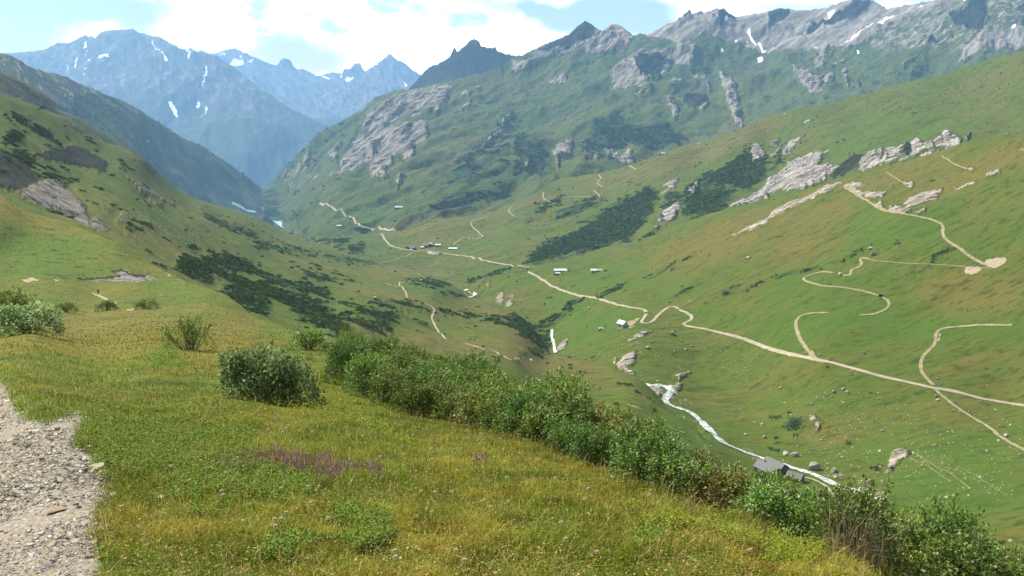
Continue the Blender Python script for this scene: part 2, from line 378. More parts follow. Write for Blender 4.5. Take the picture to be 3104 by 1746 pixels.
# --- big blue mountain (L6)
S6 = [(-140,50),(0,53),(13,53),(44,50),(57,43),(69,43),(79.5,38),(85.5,34.7),(89,37),(91.5,35),(95,38.5),(101,32),(110,30),(126,30),(132.5,28.5),(139,32.5),(146,34),(154,36.5),(159,36.5),(181.5,50),(203,53),(217,56),(232,66),(245,75.5),(256,85),(270,95),(290,108),(320,122),(350,135),(400,150)]
S6 = [(x, y, 12300 - max(0, x - 130) * 6) if i % 3 == 0 else (x, y) for i, (x, y) in enumerate(S6)]
build_sheet('blue', 'hazy_mountain', MAT['far'], S6, [(-140,140,8600),(0,140,8600),(130,170,8700),(262,200,8700),(400,205,8700)],
    [(60,80,10900),(130,80,10800),(130,130,9400),(200,110,10200),(260,140,9400),(200,170,8850),(300,180,8850)],
    [(1500,170,'r',2.2),(560,80,'r',2.5),(200,28,'r',2.5),(80,9,'r',2)], step=1.0, x1=400, fade=10, crest_jag=2.0, back=(250,.8), fall=math.radians(-75),
    masks={'snow': [(Z(1,p), .74) for p in ([(650,318),(658,322),(656,382),(630,388)],[(640,470),(655,405),(664,412),(655,455),(612,488)],[(580,428),(592,428),(580,520),(558,535),(566,480)],[(662,475),(692,472),(688,500),(665,505)],[(730,478),(760,455),(820,442),(828,462),(740,488)],[(695,495),(720,478),(712,496)],[(612,590),(640,572),(652,580),(630,597)],[(622,563),(665,545),(650,562)],[(500,490),(515,492),(508,525),(500,520)],[(1142,310),(1152,318),(1164,370),(1212,435),(1200,447),(1160,390),(1148,368)],[(1222,448),(1240,452),(1255,485),(1274,535),(1245,512),(1240,480)],[(1370,382),(1400,388),(1440,410),(1415,418)],[(1390,430),(1415,425),(1455,437),(1432,508),(1420,508),(1426,455)],[(1552,508),(1562,508),(1568,600),(1548,655),(1534,718),(1524,712),(1538,645),(1548,600)],[(1262,810),(1300,806),(1338,850),(1334,885),(1345,905),(1300,880),(1285,840)],[(1380,912),(1412,940),(1395,935)],[(1468,812),(1492,800),(1498,772),(1512,788),(1500,822)],[(1505,872),(1530,862),(1550,830),(1558,800),(1568,830),(1540,865),(1515,880)])],
           'rock': [([(-140,20),(400,20),(400,110),(250,120),(150,100),(-140,110)], .45)]})
# --- dark peak (L5)
S5 = [(380,110,7000),(407,91,7000),(415,82),(428,67.6,7100),(441.5,62),(449.5,57),(454,48),(457.5,51),(463,48),(468,42),(473.5,39,7200),(479,41),(481,46),(488,48),(494.5,47),(498.5,52),(512,55,7200),(530,61),(560,80,7200)]
build_sheet('darkpeak', 'dark_mountain', MAT['far'], S5, [(380,130,6500),(560,130,6500)], [(470,80,6750),(430,95,6700),(520,90,6750)],
    [(420,60,'r',2.5),(150,24,'r',2.5),(60,8,'r',2)], step=0.8, x0=380, x1=560, fade=6, crest_jag=3.2, back=(120,1.0), fall=math.radians(-60),
    masks={'dark_shade_rock': [([(380,30),(560,30),(560,140),(380,140)], .9)]})
# --- left shaded ridge (L3)
S3 = [(-140,20,3000),(0,54,3300),(26,66),(53,74,3600),(73,82),(106,95,4000),(119,99),(139,110,4300),(159,123),(179,136,4700),(205,148),(232,166,5100),(252,182),(262,190,5500),(275,198,5600)]
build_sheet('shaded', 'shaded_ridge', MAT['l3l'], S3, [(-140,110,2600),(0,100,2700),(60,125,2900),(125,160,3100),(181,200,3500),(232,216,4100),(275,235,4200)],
    [(60,100,3200),(150,150,3800),(210,180,4500)],
    [(500,60,'r',2.5),(180,24,'r',2.5),(70,9,'r',2)], step=1.0, x1=275, fade=8, crest_jag=1.2, back=(150,.7), fall=math.radians(-45),
    masks={'shrub': [([(60,90),(262,190),(275,230),(181,200),(125,160),(60,125)], .42)], 'dark_shade_rock': [([(50,72),(75,80),(95,100),(70,98)], .5), ([(100,95),(125,102),(145,118),(120,120)], .5)],
           'rock':[([(0,50),(60,75),(110,100),(60,110),(0,85)], .4)]})
# --- opposite valley side (L4)
S4 = [(262,192,5600),(264,191),(276,178,5500),(289,164),(308,146,5400),(313,139),(320,132.5),(342,120.6,5400),(362,110),(375,98),(395,90,5500),(403,89),(408,91),(428,85,5500),(455,79.5),(476,74,5600),(501,67.6),(512,58),(525,54,5800),(532,50),(545,44),(560,38),(569,34.5),(576,28),(585,20.5,6200),(591.5,25),(602,31,6100),(610,25),(617,24,6200),(622,26.5),(634,36,6000),(640.5,33),(647,35),(658,29),(668,23),(675,22),(689.5,11,6300),(692,14.5),(701,10.6),(704,13),(717.5,8,6300),(724,11),(736,17,6200),(768,11.5,6300),(778.6,8),(788,8.6),(792,10),(808,10,6400),(825,8),(847.5,0),(855,-4,6300),(868,-3),(873,0),(887,9,6000),(900.5,6),(936,0,5700),(1024,-25,5400),(1164,-60,5200)]
build_sheet('opp', 'mountain_side', MAT['l4'], S4, [(262,215,4100),(313,245,2750),(358,243,2650),(395,240,2600),(435,232,2650),(512,213,2850),(558,190,3000),(638,175,3200),(737,140,3600),(821,115,3900),(900,95,4000),(1024,62,4100),(1164,30,4200)],
    [(281,222,4300),(300,222,3700),(399,207,3050),(339,225,2950),(360,160,4500),(430,130,4500),(430,180,3500),(512,110,5000),(560,140,4300),(540,175,3400),(640,80,5300),(640,130,4200),(700,60,5600),(720,100,4900),(800,60,5300),(880,50,5000),(960,40,4800),(800,90,4700),(1040,20,4800)],
    [(900,95,'r',2.6),(340,55,'r',2.4),(130,24,'r',2.2),(50,8,'r',2)], step=0.85, x0=262, fade=12, crest_jag=2.6, back=(150,.7), fall=math.radians(55), rock_amp=(42,70), shrub_amp=5,
    masks={'rock': [Z(2,[(1130,700),(960,800),(860,870),(800,990),(740,1080),(640,1220),(640,1290),(760,1290),(870,1200),(880,1250),(1040,1190),(1180,1200),(1200,1080),(1290,1060),(1290,920),(1130,930),(1050,950),(960,900),(1090,830),(1230,820),(1420,780),(1480,660),(1300,670)]),
                    Z(2,[(855,1370),(860,1300),(930,1250),(1030,1210),(1020,1270),(960,1330),(1000,1380),(900,1400)]),Z(2,[(1060,1449),(1120,1370),(1060,1400)]),Z(2,[(1550,700),(1620,675),(1600,720)]),Z(2,[(1500,840),(1620,770),(1600,810)]),
                    Z(2,[(310,1320),(400,1190),(385,1260),(340,1320)]),Z(2,[(440,1260),(480,1230),(460,1280)]),Z(2,[(540,1190),(640,1090),(600,1210)]),(Z(2,[(540,1290),(760,1300),(700,1360),(560,1420)]),.6),(Z(2,[(120,1400),(330,1290),(500,1300),(300,1449),(100,1449)]),.38),
                    stroke(Z(2,[(1930,880),(1840,970),(1770,1070),(1700,1130)]),2.0),Z(2,[(1640,640),(1700,610),(1690,640)]),
                    Z(3,[(120,440),(250,330),(400,270),(480,210),(550,150),(640,230),(740,180),(790,180),(920,280),(880,330),(830,400),(700,430),(560,430),(400,430),(260,430),(100,500),(0,530),(0,450)]),
                    (Z(3,[(1180,180),(1340,80),(1360,200),(1260,240)]),.9),(Z(3,[(1440,110),(1560,55),(1600,200),(1560,290),(1480,180)]),.8),(Z(4,[(440,120),(600,-5),(660,0),(560,100),(460,130)]),.9),(Z(4,[(600,330),(1000,150),(1300,0),(1100,190),(700,330)]),.6),
                    (Z(3,[(740,580),(870,480),(1000,420),(1200,420),(1190,560),(1100,660),(1000,680),(880,740),(760,700)]),.75),
                    Z(3,[(1560,540),(1590,560),(1640,680),(1690,760),(1755,940),(1730,975),(1650,880),(1600,760)]),Z(3,[(1340,560),(1400,590),(1475,660),(1495,740),(1460,690),(1380,620)]),
                    Z(3,[(1365,830),(1450,780),(1490,840),(1440,880),(1370,870)]),Z(3,[(1155,785),(1200,805),(1245,880),(1220,920),(1180,850)]),(Z(3,[(1140,700),(1290,640),(1300,690),(1200,740)]),.6),
                    (Z(3,[(340,1150),(460,1100),(440,1200),(360,1280),(340,1360),(310,1200)]),.9),(Z(3,[(700,1140),(820,1210),(900,1160),(920,1230),(720,1280)]),.9),(Z(3,[(530,1270),(620,1200),(665,1260),(640,1300),(540,1310)]),.8),(Z(3,[(80,1340),(130,1300),(120,1400),(85,1410)]),.8),(Z(3,[(270,640),(410,590),(410,650),(300,680)]),.7),(Z(3,[(1200,380),(1400,400),(1350,510),(1280,500)]),.6),(Z(3,[(860,760),(1060,700),(1060,770),(920,810)]),.5),
                    
                    (Z(4,[(1300,-30),(1932,-300),(1932,350),(1500,500),(1350,500),(1100,450),(700,300)]),.45),
                    Z(4,[(345,510),(400,395),(450,385),(430,500),(370,585)]),Z(4,[(465,555),(600,435),(560,500)]),Z(4,[(555,410),(575,375),(635,370),(600,412)]),Z(4,[(550,590),(585,570),(570,600)]),
                    Z(4,[(195,670),(330,665),(500,635),(470,700),(380,795),(320,795),(250,730)]),Z(4,[(170,560),(240,600),(300,615),(225,665),(200,640)]),Z(4,[(550,640),(580,630),(605,720),(580,700)]),Z(4,[(645,675),(690,680),(715,710),(680,710)]),Z(4,[(350,610),(410,575),(370,620)]),
                    (Z(4,[(1430,530),(1600,330),(1932,260),(1932,390),(1700,450),(1430,545)]),.7),(Z(4,[(980,590),(1060,560),(1020,610)]),.8),
                    (Z(8,[(-3600,0),(-3500,0)]),0)],
           'scree': [Z(3,[(990,275),(1180,175),(1340,80),(1550,50),(1690,120),(1945,70),(1945,360),(1700,320),(1560,300),(1400,310),(1290,360),(1200,460),(1240,520),(1350,520),(1300,430),(1200,330),(1100,290)]),Z(4,[(-10,60),(430,55),(600,-20),(800,-20),(900,60),(1270,-15),(1500,-70),(1500,0),(1160,130),(640,370),(400,400),(200,385),(0,350)]),(Z(4,[(1430,530),(1600,330),(1932,250),(1932,390),(1700,450),(1430,545)]),.8),(Z(3,[(740,600),(900,560),(950,720),(800,720)]),.6),(Z(4,[(700,330),(1000,200),(1500,0),(1932,-200),(1932,0),(1300,300),(900,480)]),.45)],
           'rust': [(Z(3,[(690,220),(780,180),(850,230),(860,400),(800,380),(800,280)]),.9),(Z(3,[(1030,270),(1180,190),(1160,250),(1080,300)]),.4)],
           'dark_shade_rock': [(Z(3,[(430,390),(480,350),(600,350),(630,310),(625,225),(550,165),(430,265),(330,310),(180,390),(400,400)]),.85),  # dark crags, and the shaded flanks of the peaks drawn as colour
                    (Z(3,[(1560,65),(1690,130),(1680,190),(1600,200),(1580,280),(1550,200)]),.85),(Z(3,[(1340,90),(1360,150),(1310,200),(1290,180)]),.85),(Z(3,[(1425,85),(1445,110),(1400,170),(1380,170)]),.85),
                    (Z(3,[(900,520),(1100,470),(1180,480),(1100,660),(1000,670)]),.85),(Z(3,[(1250,780),(1460,760),(1480,860),(1360,880)]),.85),
                    (Z(4,[(650,0),(790,0),(760,60),(500,170),(270,265),(330,170),(480,120)]),.85),(Z(4,[(0,80),(150,65),(170,110),(40,220),(0,230)]),.85),
                    (Z(4,[(1350,200),(1500,130),(1640,20),(1640,230),(1600,320),(1400,290)]),.85),(Z(4,[(1000,600),(1140,490),(1190,440),(1220,380),(1290,400),(1200,470),(1050,590)]),.85),(Z(4,[(430,480),(500,400),(490,460)]),.85),(Z(2,[(660,1120),(760,1020),(740,1080),(700,1130)]),.85),
                    (Z(2,[(870,1110),(1000,1000),(960,1100),(880,1200)]),.85),(Z(2,[(1530,800),(1620,750),(1570,800)]),.85),(Z(2,[(860,1040),(920,975),(890,1040)]),.85)],
           'snow': [Z(4,p) for p in ([(575,348),(640,300),(715,258),(720,270),(640,322)],[(730,240),(800,225),(850,178),(960,128),(1075,108),(1075,124),(960,158),(860,208),(800,245),(735,255)],[(1088,105),(1130,82),(1135,98),(1095,115)],[(1135,75),(1165,66),(1165,82)],[(442,88),(500,72),(510,85),(480,118),(458,120)],[(366,150),(378,140),(390,150),(378,162)],[(260,235),(275,225),(282,240),(268,248)],[(1465,45),(1505,28),(1510,40),(1480,55)],[(1515,15),(1550,-5),(1540,15)],[(1826,268),(1842,252),(1862,262),(1845,282)],[(665,405),(680,396),(688,408),(675,418)],[(325,365),(345,355),(390,378),(350,378)])] +
                   [Z(3,p) for p in ([(1768,262),(1790,233),(1806,240),(1800,272),(1820,288),(1925,350),(1900,352),(1800,300)],[(1852,385),(1880,385),(1900,400),(1875,432),(1862,420)],[(1572,378),(1588,368),(1600,380),(1585,388)],[(1682,308),(1695,300),(1703,312),(1690,316)],[(1768,315),(1780,308),(1786,318)],[(1205,190),(1215,180),(1224,190),(1212,200)],[(1605,200),(1625,180),(1640,195),(1615,212)],[(880,290),(895,285),(895,305)])],
           'shrub': [Z(3,[(580,980),(640,960),(800,900),(950,980),(1100,880),(1180,960),(1300,1050),(1200,1120),(1000,1160),(880,1130),(700,1150),(560,1170),(520,1100),(620,1040)]),(Z(3,[(0,1000),(120,1000),(100,1100),(250,1120),(300,1250),(280,1440),(200,1449),(0,1449)]),.85),(Z(3,[(480,1100),(760,1120),(700,1300),(500,1300),(520,1200)]),.75),
                     (Z(2,[(1500,1200),(1700,1040),(1932,830),(1932,1449),(1350,1449)]),.62),(Z(2,[(1400,980),(1600,940),(1500,1010)]),.55),(Z(2,[(1650,1150),(1932,900),(1932,960),(1600,1350),(1480,1449),(1400,1449)]),.85),(Z(2,[(250,1180),(480,1010),(800,850),(820,930),(600,1080),(400,1300),(200,1449),(60,1449)]),.5),(Z(2,[(760,1330),(900,1420),(700,1449)]),.5),
                     Z(6,[(1030,280),(1200,235),(1350,140),(1500,90),(1700,50),(1930,-10),(1930,90),(1600,180),(1350,210),(1200,270),(1050,300)]),Z(6,[(710,300),(760,280),(1000,290),(960,310),(800,330)]),(Z(6,[(200,250),(400,180),(420,100),(500,90),(380,260),(330,340),(250,300)]),.6),(Z(6,[(1180,50),(1500,0),(1930,-60),(1930,0),(1500,70),(1250,110)]),.6),(Z(6,[(250,-60),(1000,-60),(1000,20),(600,60),(250,120)]),.4)],
           'lush': [(Z(6,[(420,250),(700,170),(1250,80),(1250,160),(1000,270),(600,310),(400,320)]),.5)],
           'tan': [(Z(2,[(1100,1250),(1700,1050),(1932,1050),(1932,1300),(1500,1420),(1100,1400)]),.3)]})
# --- dark spur on the left (L2b)
S2b = [(-140,50,1500),(0,72,1500),(13,77),(22,80,1550),(40,91),(49,98,1650),(60,110,1700),(80,118),(93,126,1850),(113,135),(125,147,2000),(135,155,2000)]
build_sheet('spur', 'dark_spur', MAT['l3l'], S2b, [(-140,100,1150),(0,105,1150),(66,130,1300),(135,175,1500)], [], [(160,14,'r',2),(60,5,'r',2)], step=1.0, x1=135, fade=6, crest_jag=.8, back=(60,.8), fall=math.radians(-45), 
    masks={'dark_shade_rock': [([(-140,85),(0,76),(20,84),(45,100),(60,113),(95,130),(130,158),(130,180),(60,130),(-140,110)], .55)]})
# --- green spur with the village (L3R)
S3R = [(305,242,2500),(313,238,2500),(335,237.6),(358,235,2400),(395,231,2350),(415,228),(435,220,2350),(468,216),(497,210.6,2400),(512,203),(538,192,2500),(558,179),(605,172,2550),(638,163),(664,152,2500),(697.5,143),(737,130,2450),(768,116.6),(794.5,110,2400),(821,105),(861,95,2350),(900,83.5),(940,75.5,2250),(993,58),(1024,50,2150),(1164,10,2050)]
build_sheet('village_spur', 'pasture_spur', MAT['mid'], S3R, [(305,270,1800),(379,278,1650),(430,290,1500),(480,298,1300),(530,285,1350),(561,275,1450),(605,266,1450),(658,245,1450),(711,224,1450),(768,210,1450),(821,197,1400),(861,186,1350),(914,170,1300),(967,154,1250),(1024,146,1200),(1164,110,1100)],
    [(430,250,2000),(380,250,2050),(470,248,1950),(350,255,1950),(550,215,2200),(620,200,2150),(700,180,2100),(780,150,2150),(860,120,2100),(950,100,1950),(720,205,1600),(800,190,1500),(870,165,1450),(640,225,1700),(1000,120,1500)],
    [(260,16,'r',3),(100,8,'r',3),(40,2.6,'n',2.5)], step=0.9, x0=305, fade=8, back=(60,.8), fall=math.radians(25), rock_amp=(15,26), shrub_amp=2.5,
    masks={'rock': [Z(3,[(1805,1130),(1850,1105),(1900,1170),(1865,1240),(1810,1235)]),Z(3,[(1145,1430),(1245,1375),(1220,1449)]),Z(3,[(1370,1085),(1420,1070),(1420,1090)]),Z(3,[(1360,1440),(1400,1405),(1390,1449)]),
                    Z(4,[(0,1110),(80,1065),(60,1105)]),Z(4,[(100,1190),(150,1110),(265,1045),(200,1115),(120,1225)]),Z(4,[(0,1225),(75,1160),(50,1200)]),Z(4,[(65,1145),(90,1130),(85,1145)]),
                    Z(4,[(-40,1449),(0,1370),(100,1290),(160,1240),(300,1180),(455,1138),(390,1220),(300,1290),(400,1270),(540,1275),(430,1385),(250,1449)]),
                    Z(4,[(668,1312),(690,1240),(800,1185),(852,1225),(850,1290)]),Z(4,[(860,1270),(872,1170),(925,1200),(890,1262)]),Z(4,[(950,1170),(1030,1135),(1012,1222),(975,1232)]),Z(4,[(1080,1210),(1070,1125),(1130,1095),(1192,1150),(1100,1207)]),Z(4,[(1238,1145),(1238,1110),(1300,1080),(1330,1035),(1365,1035),(1390,1080),(1300,1125)]),(Z(4,[(660,1320),(700,1215),(860,1165),(1200,1100),(1390,1045),(1450,1065),(1390,1120),(1200,1200),(900,1280)]),.55),Z(4,[(1405,1100),(1415,1075),(1448,1065),(1440,1092)]),Z(4,[(1480,1060),(1520,1018),(1500,1060)]),(Z(4,[(1780,1020),(1800,990),(1815,1010)]),.7),Z(4,[(270,930),(310,915),(290,935)]),Z(4,[(100,870),(135,855),(110,875)]),
                    Z(7,[(1100,270),(1140,190),(1280,105),(1240,210),(1150,280)]),Z(7,[(1325,0),(1395,-10),(1370,60)]),Z(7,[(1590,130),(1700,80),(1930,-30),(1930,60),(1700,115)]),Z(7,[(1065,315),(1110,285),(1085,318)]),Z(7,[(1120,40),(1190,0),(1150,45)])],
           'dark_shade_rock': [Z(4,[(455,1385),(560,1260),(640,1195),(725,1190),(672,1310)]),Z(4,[(1035,1138),(1072,1140),(1078,1212),(1012,1228)]),Z(4,[(850,1180),(865,1180),(862,1270),(850,1260)]),Z(4,[(1225,1150),(1235,1115),(1240,1150)]),(Z(7,[(1100,260),(1130,180),(1150,260)]),.9)],
           'shrub': [Z(3,[(1310,1440),(1450,1340),(1650,1240),(1800,1130),(1815,1240),(1930,1200),(1930,1330),(1800,1449),(1310,1449)]),Z(4,[(0,1300),(50,1230),(130,1150),(100,1250),(0,1330)]),
                     Z(7,[(90,545),(240,420),(430,335),(560,240),(740,140),(900,60),(1000,0),(1120,20),(1060,160),(980,300),(900,400),(600,490),(370,530),(170,565)]),Z(7,[(1290,230),(1310,60),(1300,0),(1700,-20),(1600,130),(1400,200)]),Z(7,[(1120,140),(1180,50),(1310,60),(1280,100),(1150,170)]),
                     (Z(7,[(80,195),(220,100),(430,30),(350,120),(110,200)]),.8),(Z(7,[(280,190),(470,100),(640,50),(720,80),(500,160),(330,215)]),.8),(Z(7,[(390,220),(640,180),(640,210),(450,235)]),.6),(Z(7,[(950,400),(1000,340),(1110,300),(1000,380)]),.8),
                     Z(6,[(560,385),(690,345),(710,400),(620,415)]),Z(6,[(690,415),(800,410),(805,462),(720,465)]),Z(6,[(1740,645),(1800,590),(1930,565),(1930,605),(1750,665),(1600,690),(1600,670)]),(Z(6,[(370,345),(520,350),(540,400),(380,360)]),.8),(Z(3,[(1080,1270),(1180,1225),(1180,1240)]),.8),(Z(3,[(1360,1270),(1460,1240),(1400,1275)]),.8),(Z(3,[(880,1430),(1000,1380),(960,1430)]),.8)],
           'tan': [(Z(3,[(400,1350),(1000,1200),(1700,1000),(1932,900),(1932,1040),(1200,1280),(700,1400)]),.5),(Z(6,[(1000,300),(1600,200),(1500,300),(1100,360)]),.4)],
           'lush': [(Z(6,[(400,330),(900,320),(980,400),(1200,450),(1200,520),(900,540),(800,430)]),.5),(Z(6,[(1400,350),(1930,280),(1930,540),(1400,460)]),.4),(Z(4,[(400,1000),(1300,850),(1300,1000),(700,1180),(400,1100)]),.6)],
           'flat': [([(405,240),(475,240),(480,256),(400,258)],.8)]})
# --- near right slope (L2R)
S2R = [(430,300,1250),(475,283,1380),(481,281),(488,277,1400),(512,273,1380),(527,272),(534.5,267.5,1370),(546.5,263.6,1350),(561,263),(578,259.6,1330),(605,254,1310),(638,245),(658,233,1270),(680,224),(711,213,1230),(768,200,1170),(821,185.5,1120),(861,175),(914,159,1060),(953.5,147),(967,143,1010),(1024,134,950),(1164,95,860)]
build_sheet('right', 'pasture_slope', MAT['right'], S2R, [(430,330,1000),(512,340,930),(560,385,700),(611,390,640),(662,420,540),(704,448,470),(760,520,370),(800,560,320),(860,600,285),(940,630,265),(1024,650,250),(1164,690,230)],
    [(475,294,1330),(455,286,1420),(552,345,930),(558,350,880),(670,392,640),(700,430,540),(735,447,505),(760,458,490),(850,492,430),(625,325,830),(815,360,640),(940,388,570),(1024,405,540),(1024,448,470),(990,263,720),(900,300,720),(800,290,800),(700,290,900),(900,220,850),(760,240,980),(650,270,1080),(560,290,1180),(1024,330,620),(900,450,490),(1000,520,370)],
    [(170,5.5,'n',3.5),(75,4.2,'r',4.5),(40,1.8,'n',3.5),(18,0.8,'n',3),(8,.35,'n',2)], step=1.0, x0=430, fade=8, back=(25,.75), toward=(690, 60), fall=math.radians(12), rock_amp=(4.5,11), shrub_amp=1.0,
    masks={'rock': [Z(7,[(870,1150),(950,1085),(1050,1055),(950,1125)]),Z(7,[(785,1325),(860,1250),(935,1230),(925,1300),(860,1330),(920,1380),(900,1390),(820,1350)]),Z(7,[(745,1310),(790,1280),(780,1310)]),Z(7,[(1225,1400),(1345,1360),(1265,1425)]),Z(7,[(325,1215),(370,1140),(415,1105),(400,1170),(345,1225)]),(Z(7,[(640,1045),(690,1020),(700,1045)]),.8),(Z(7,[(1420,1130),(1560,1160),(1440,1140)]),.5),
                    (Z(6,[(1795,830),(1850,740),(1875,765),(1850,840)]),.7),(Z(6,[(1880,850),(1932,770),(1950,800),(1905,860)]),.7),Z(6,[(1730,715),(1760,680),(1745,715)]),
                    Z(8,[(0,185),(60,130),(150,85),(430,-10),(480,0),(200,110),(20,195)]),Z(8,[(645,-5),(880,12),(860,35),(790,55),(740,40),(660,15)]),Z(8,[(812,95),(850,68),(875,125),(835,115)]),Z(8,[(880,140),(970,98),(1085,152),(1020,168),(930,150)]),Z(8,[(1025,105),(1060,50),(1180,-10),(1300,-10),(1275,60),(1190,75),(1120,95),(1080,120)]),Z(8,[(1095,158),(1190,128),(1180,150),(1120,165)]),
                    Z(4,[(370,1449),(430,1400),(555,1385),(450,1449)]),Z(4,[(560,1410),(650,1378),(740,1390),(670,1405),(600,1415)]),Z(4,[(610,1425),(640,1410),(680,1449),(640,1449)]),Z(4,[(1180,1449),(1320,1415),(1300,1449)]),Z(4,[(1390,1425),(1450,1410),(1575,1372),(1560,1392),(1450,1425)]),Z(4,[(1625,1355),(1660,1320),(1750,1300),(1740,1320),(1680,1345)]),Z(4,[(1760,1380),(1800,1385),(1790,1398)]),Z(4,[(1030,1385),(1095,1380),(1090,1402),(1040,1400)]),Z(4,[(1500,1265),(1555,1255),(1550,1275),(1510,1275)]),Z(4,[(1880,1110),(1932,1120),(1932,1135)]),
                    (Z(7,[(1660,325),(1760,260),(1930,190),(1930,240),(1750,300),(1680,335)]),.7),(Z(7,[(1560,370),(1660,330),(1600,370)]),.5),
                    (Z(12,[(880,690),(935,520),(1065,530),(1040,580),(960,625),(905,705)]),.62),(Z(12,[(305,250),(345,240),(410,280),(375,345),(330,295)]),.62),(Z(12,[(740,240),(830,240),(800,260)]),.5),(Z(11,[(1010,40),(1060,35),(1140,60),(1140,100),(1100,95),(1050,60)]),1.),(Z(11,[(1180,20),(1280,5),(1240,80),(1190,100)]),.8),
                    (Z(8,[(330,690),(410,670),(400,700)]),.6),(Z(8,[(590,490),(640,460),(610,490)]),.6),(Z(8,[(760,470),(820,460),(780,490)]),.8)],
           'bare': [Z(8,[(1478,605),(1490,572),(1520,563),(1600,570),(1612,590),(1570,615),(1530,632),(1490,626)]),Z(8,[(1625,545),(1650,515),(1780,497),(1802,512),(1760,555),(1700,578),(1660,570)]),Z(8,[(300,1250),(330,1190),(370,1235),(430,1275)]),Z(7,[(860,985),(900,975),(975,950),(905,1010),(885,1020),(865,1010)]),Z(8,[(1275,1130),(1290,1080),(1305,1080),(1290,1130)])],
           'shrub': [Z(7,[(360,930),(380,880),(430,835),(545,795),(510,840),(400,925)]),stroke(Z(7,[(640,795),(700,760),(780,720),(870,680)]),2.2),Z(7,[(1125,590),(1180,565),(1240,558),(1190,580)]),stroke(Z(7,[(1000,640),(1100,600),(1360,490)]),1.0),stroke(Z(7,[(1230,770),(1330,720),(1420,670)]),1.0),stroke(Z(7,[(1600,750),(1930,655)]),.9),(Z(7,[(140,1010),(300,930),(360,920),(340,960),(200,1040)]),.9),(Z(7,[(540,1210),(620,1200),(600,1240),(520,1230)]),.5),(Z(7,[(200,1080),(280,1040),(300,1100),(290,1190),(230,1150)]),.8),
                     stroke(Z(8,[(860,380),(760,430),(660,470),(560,545)]),2.0),stroke(Z(8,[(0,655),(200,620),(400,590)]),.9),stroke(Z(8,[(980,370),(860,390)]),1),stroke(Z(8,[(1030,640),(1100,610)]),1.6),stroke(Z(8,[(1150,620),(1280,480),(1420,435)]),.8),
                     Z(12,[(145,260),(180,250),(245,268),(235,345),(185,345),(160,325)]),(Z(12,[(5,235),(80,240),(75,275),(20,260)]),.8),(Z(12,[(160,370),(240,375),(215,415)]),.8),(Z(12,[(30,400),(90,420),(70,450)]),.8),(Z(12,[(100,290),(145,300),(130,325)]),.8),(Z(12,[(810,665),(840,660),(835,700)]),.9),(Z(12,[(1350,560),(1420,560),(1400,605)]),.9),(Z(12,[(1320,620),(1385,615),(1370,650)]),.9),(Z(12,[(580,430),(610,430),(605,455)]),.9),(Z(12,[(1180,670),(1230,680),(1210,700)]),.8),(Z(12,[(20,490),(120,490),(60,515)]),.8),(Z(11,[(1440,330),(1500,350),(1500,380),(1450,370)]),.9)],
           'lush': [(Z(7,[(0,620),(500,820),(900,880),(1000,1000),(400,1250),(420,950),(100,700)]),.75),(Z(7,[(200,520),(800,530),(1500,700),(900,800),(500,700)]),.45),(Z(7,[(1400,900),(1932,1000),(1932,1100),(1450,980)]),.8),(Z(8,[(0,900),(700,850),(1400,950),(1932,1000),(1932,1150),(900,1100),(100,1150)]),.75),(Z(8,[(700,200),(1300,200),(1300,330),(900,400),(650,430)]),.75),(Z(8,[(0,560),(900,620),(800,740),(0,900)]),.5),(Z(12,[(0,60),(650,60),(1250,300),(1932,560),(1932,900),(1300,1100),(900,800),(500,250),(0,160)]),.5),(Z(12,[(1850,250),(1932,240),(1932,360)]),.8),(Z(11,[(1180,80),(1932,500),(1300,500)]),.45)],
           'tan': [(Z(4,[(300,1449),(1300,1150),(1932,1030),(1932,1200),(1500,1449)]),.55),(Z(7,[(600,450),(1932,80),(1932,450),(1300,560)]),.45),(Z(8,[(0,200),(600,0),(640,100),(300,500),(0,600)]),.5),(Z(8,[(1200,600),(1932,560),(1932,950),(1100,900)]),.4),(Z(7,[(0,800),(350,700),(250,900),(0,900)]),.5),(Z(12,[(200,200),(900,250),(1300,450),(700,500),(300,330)]),.35)]})
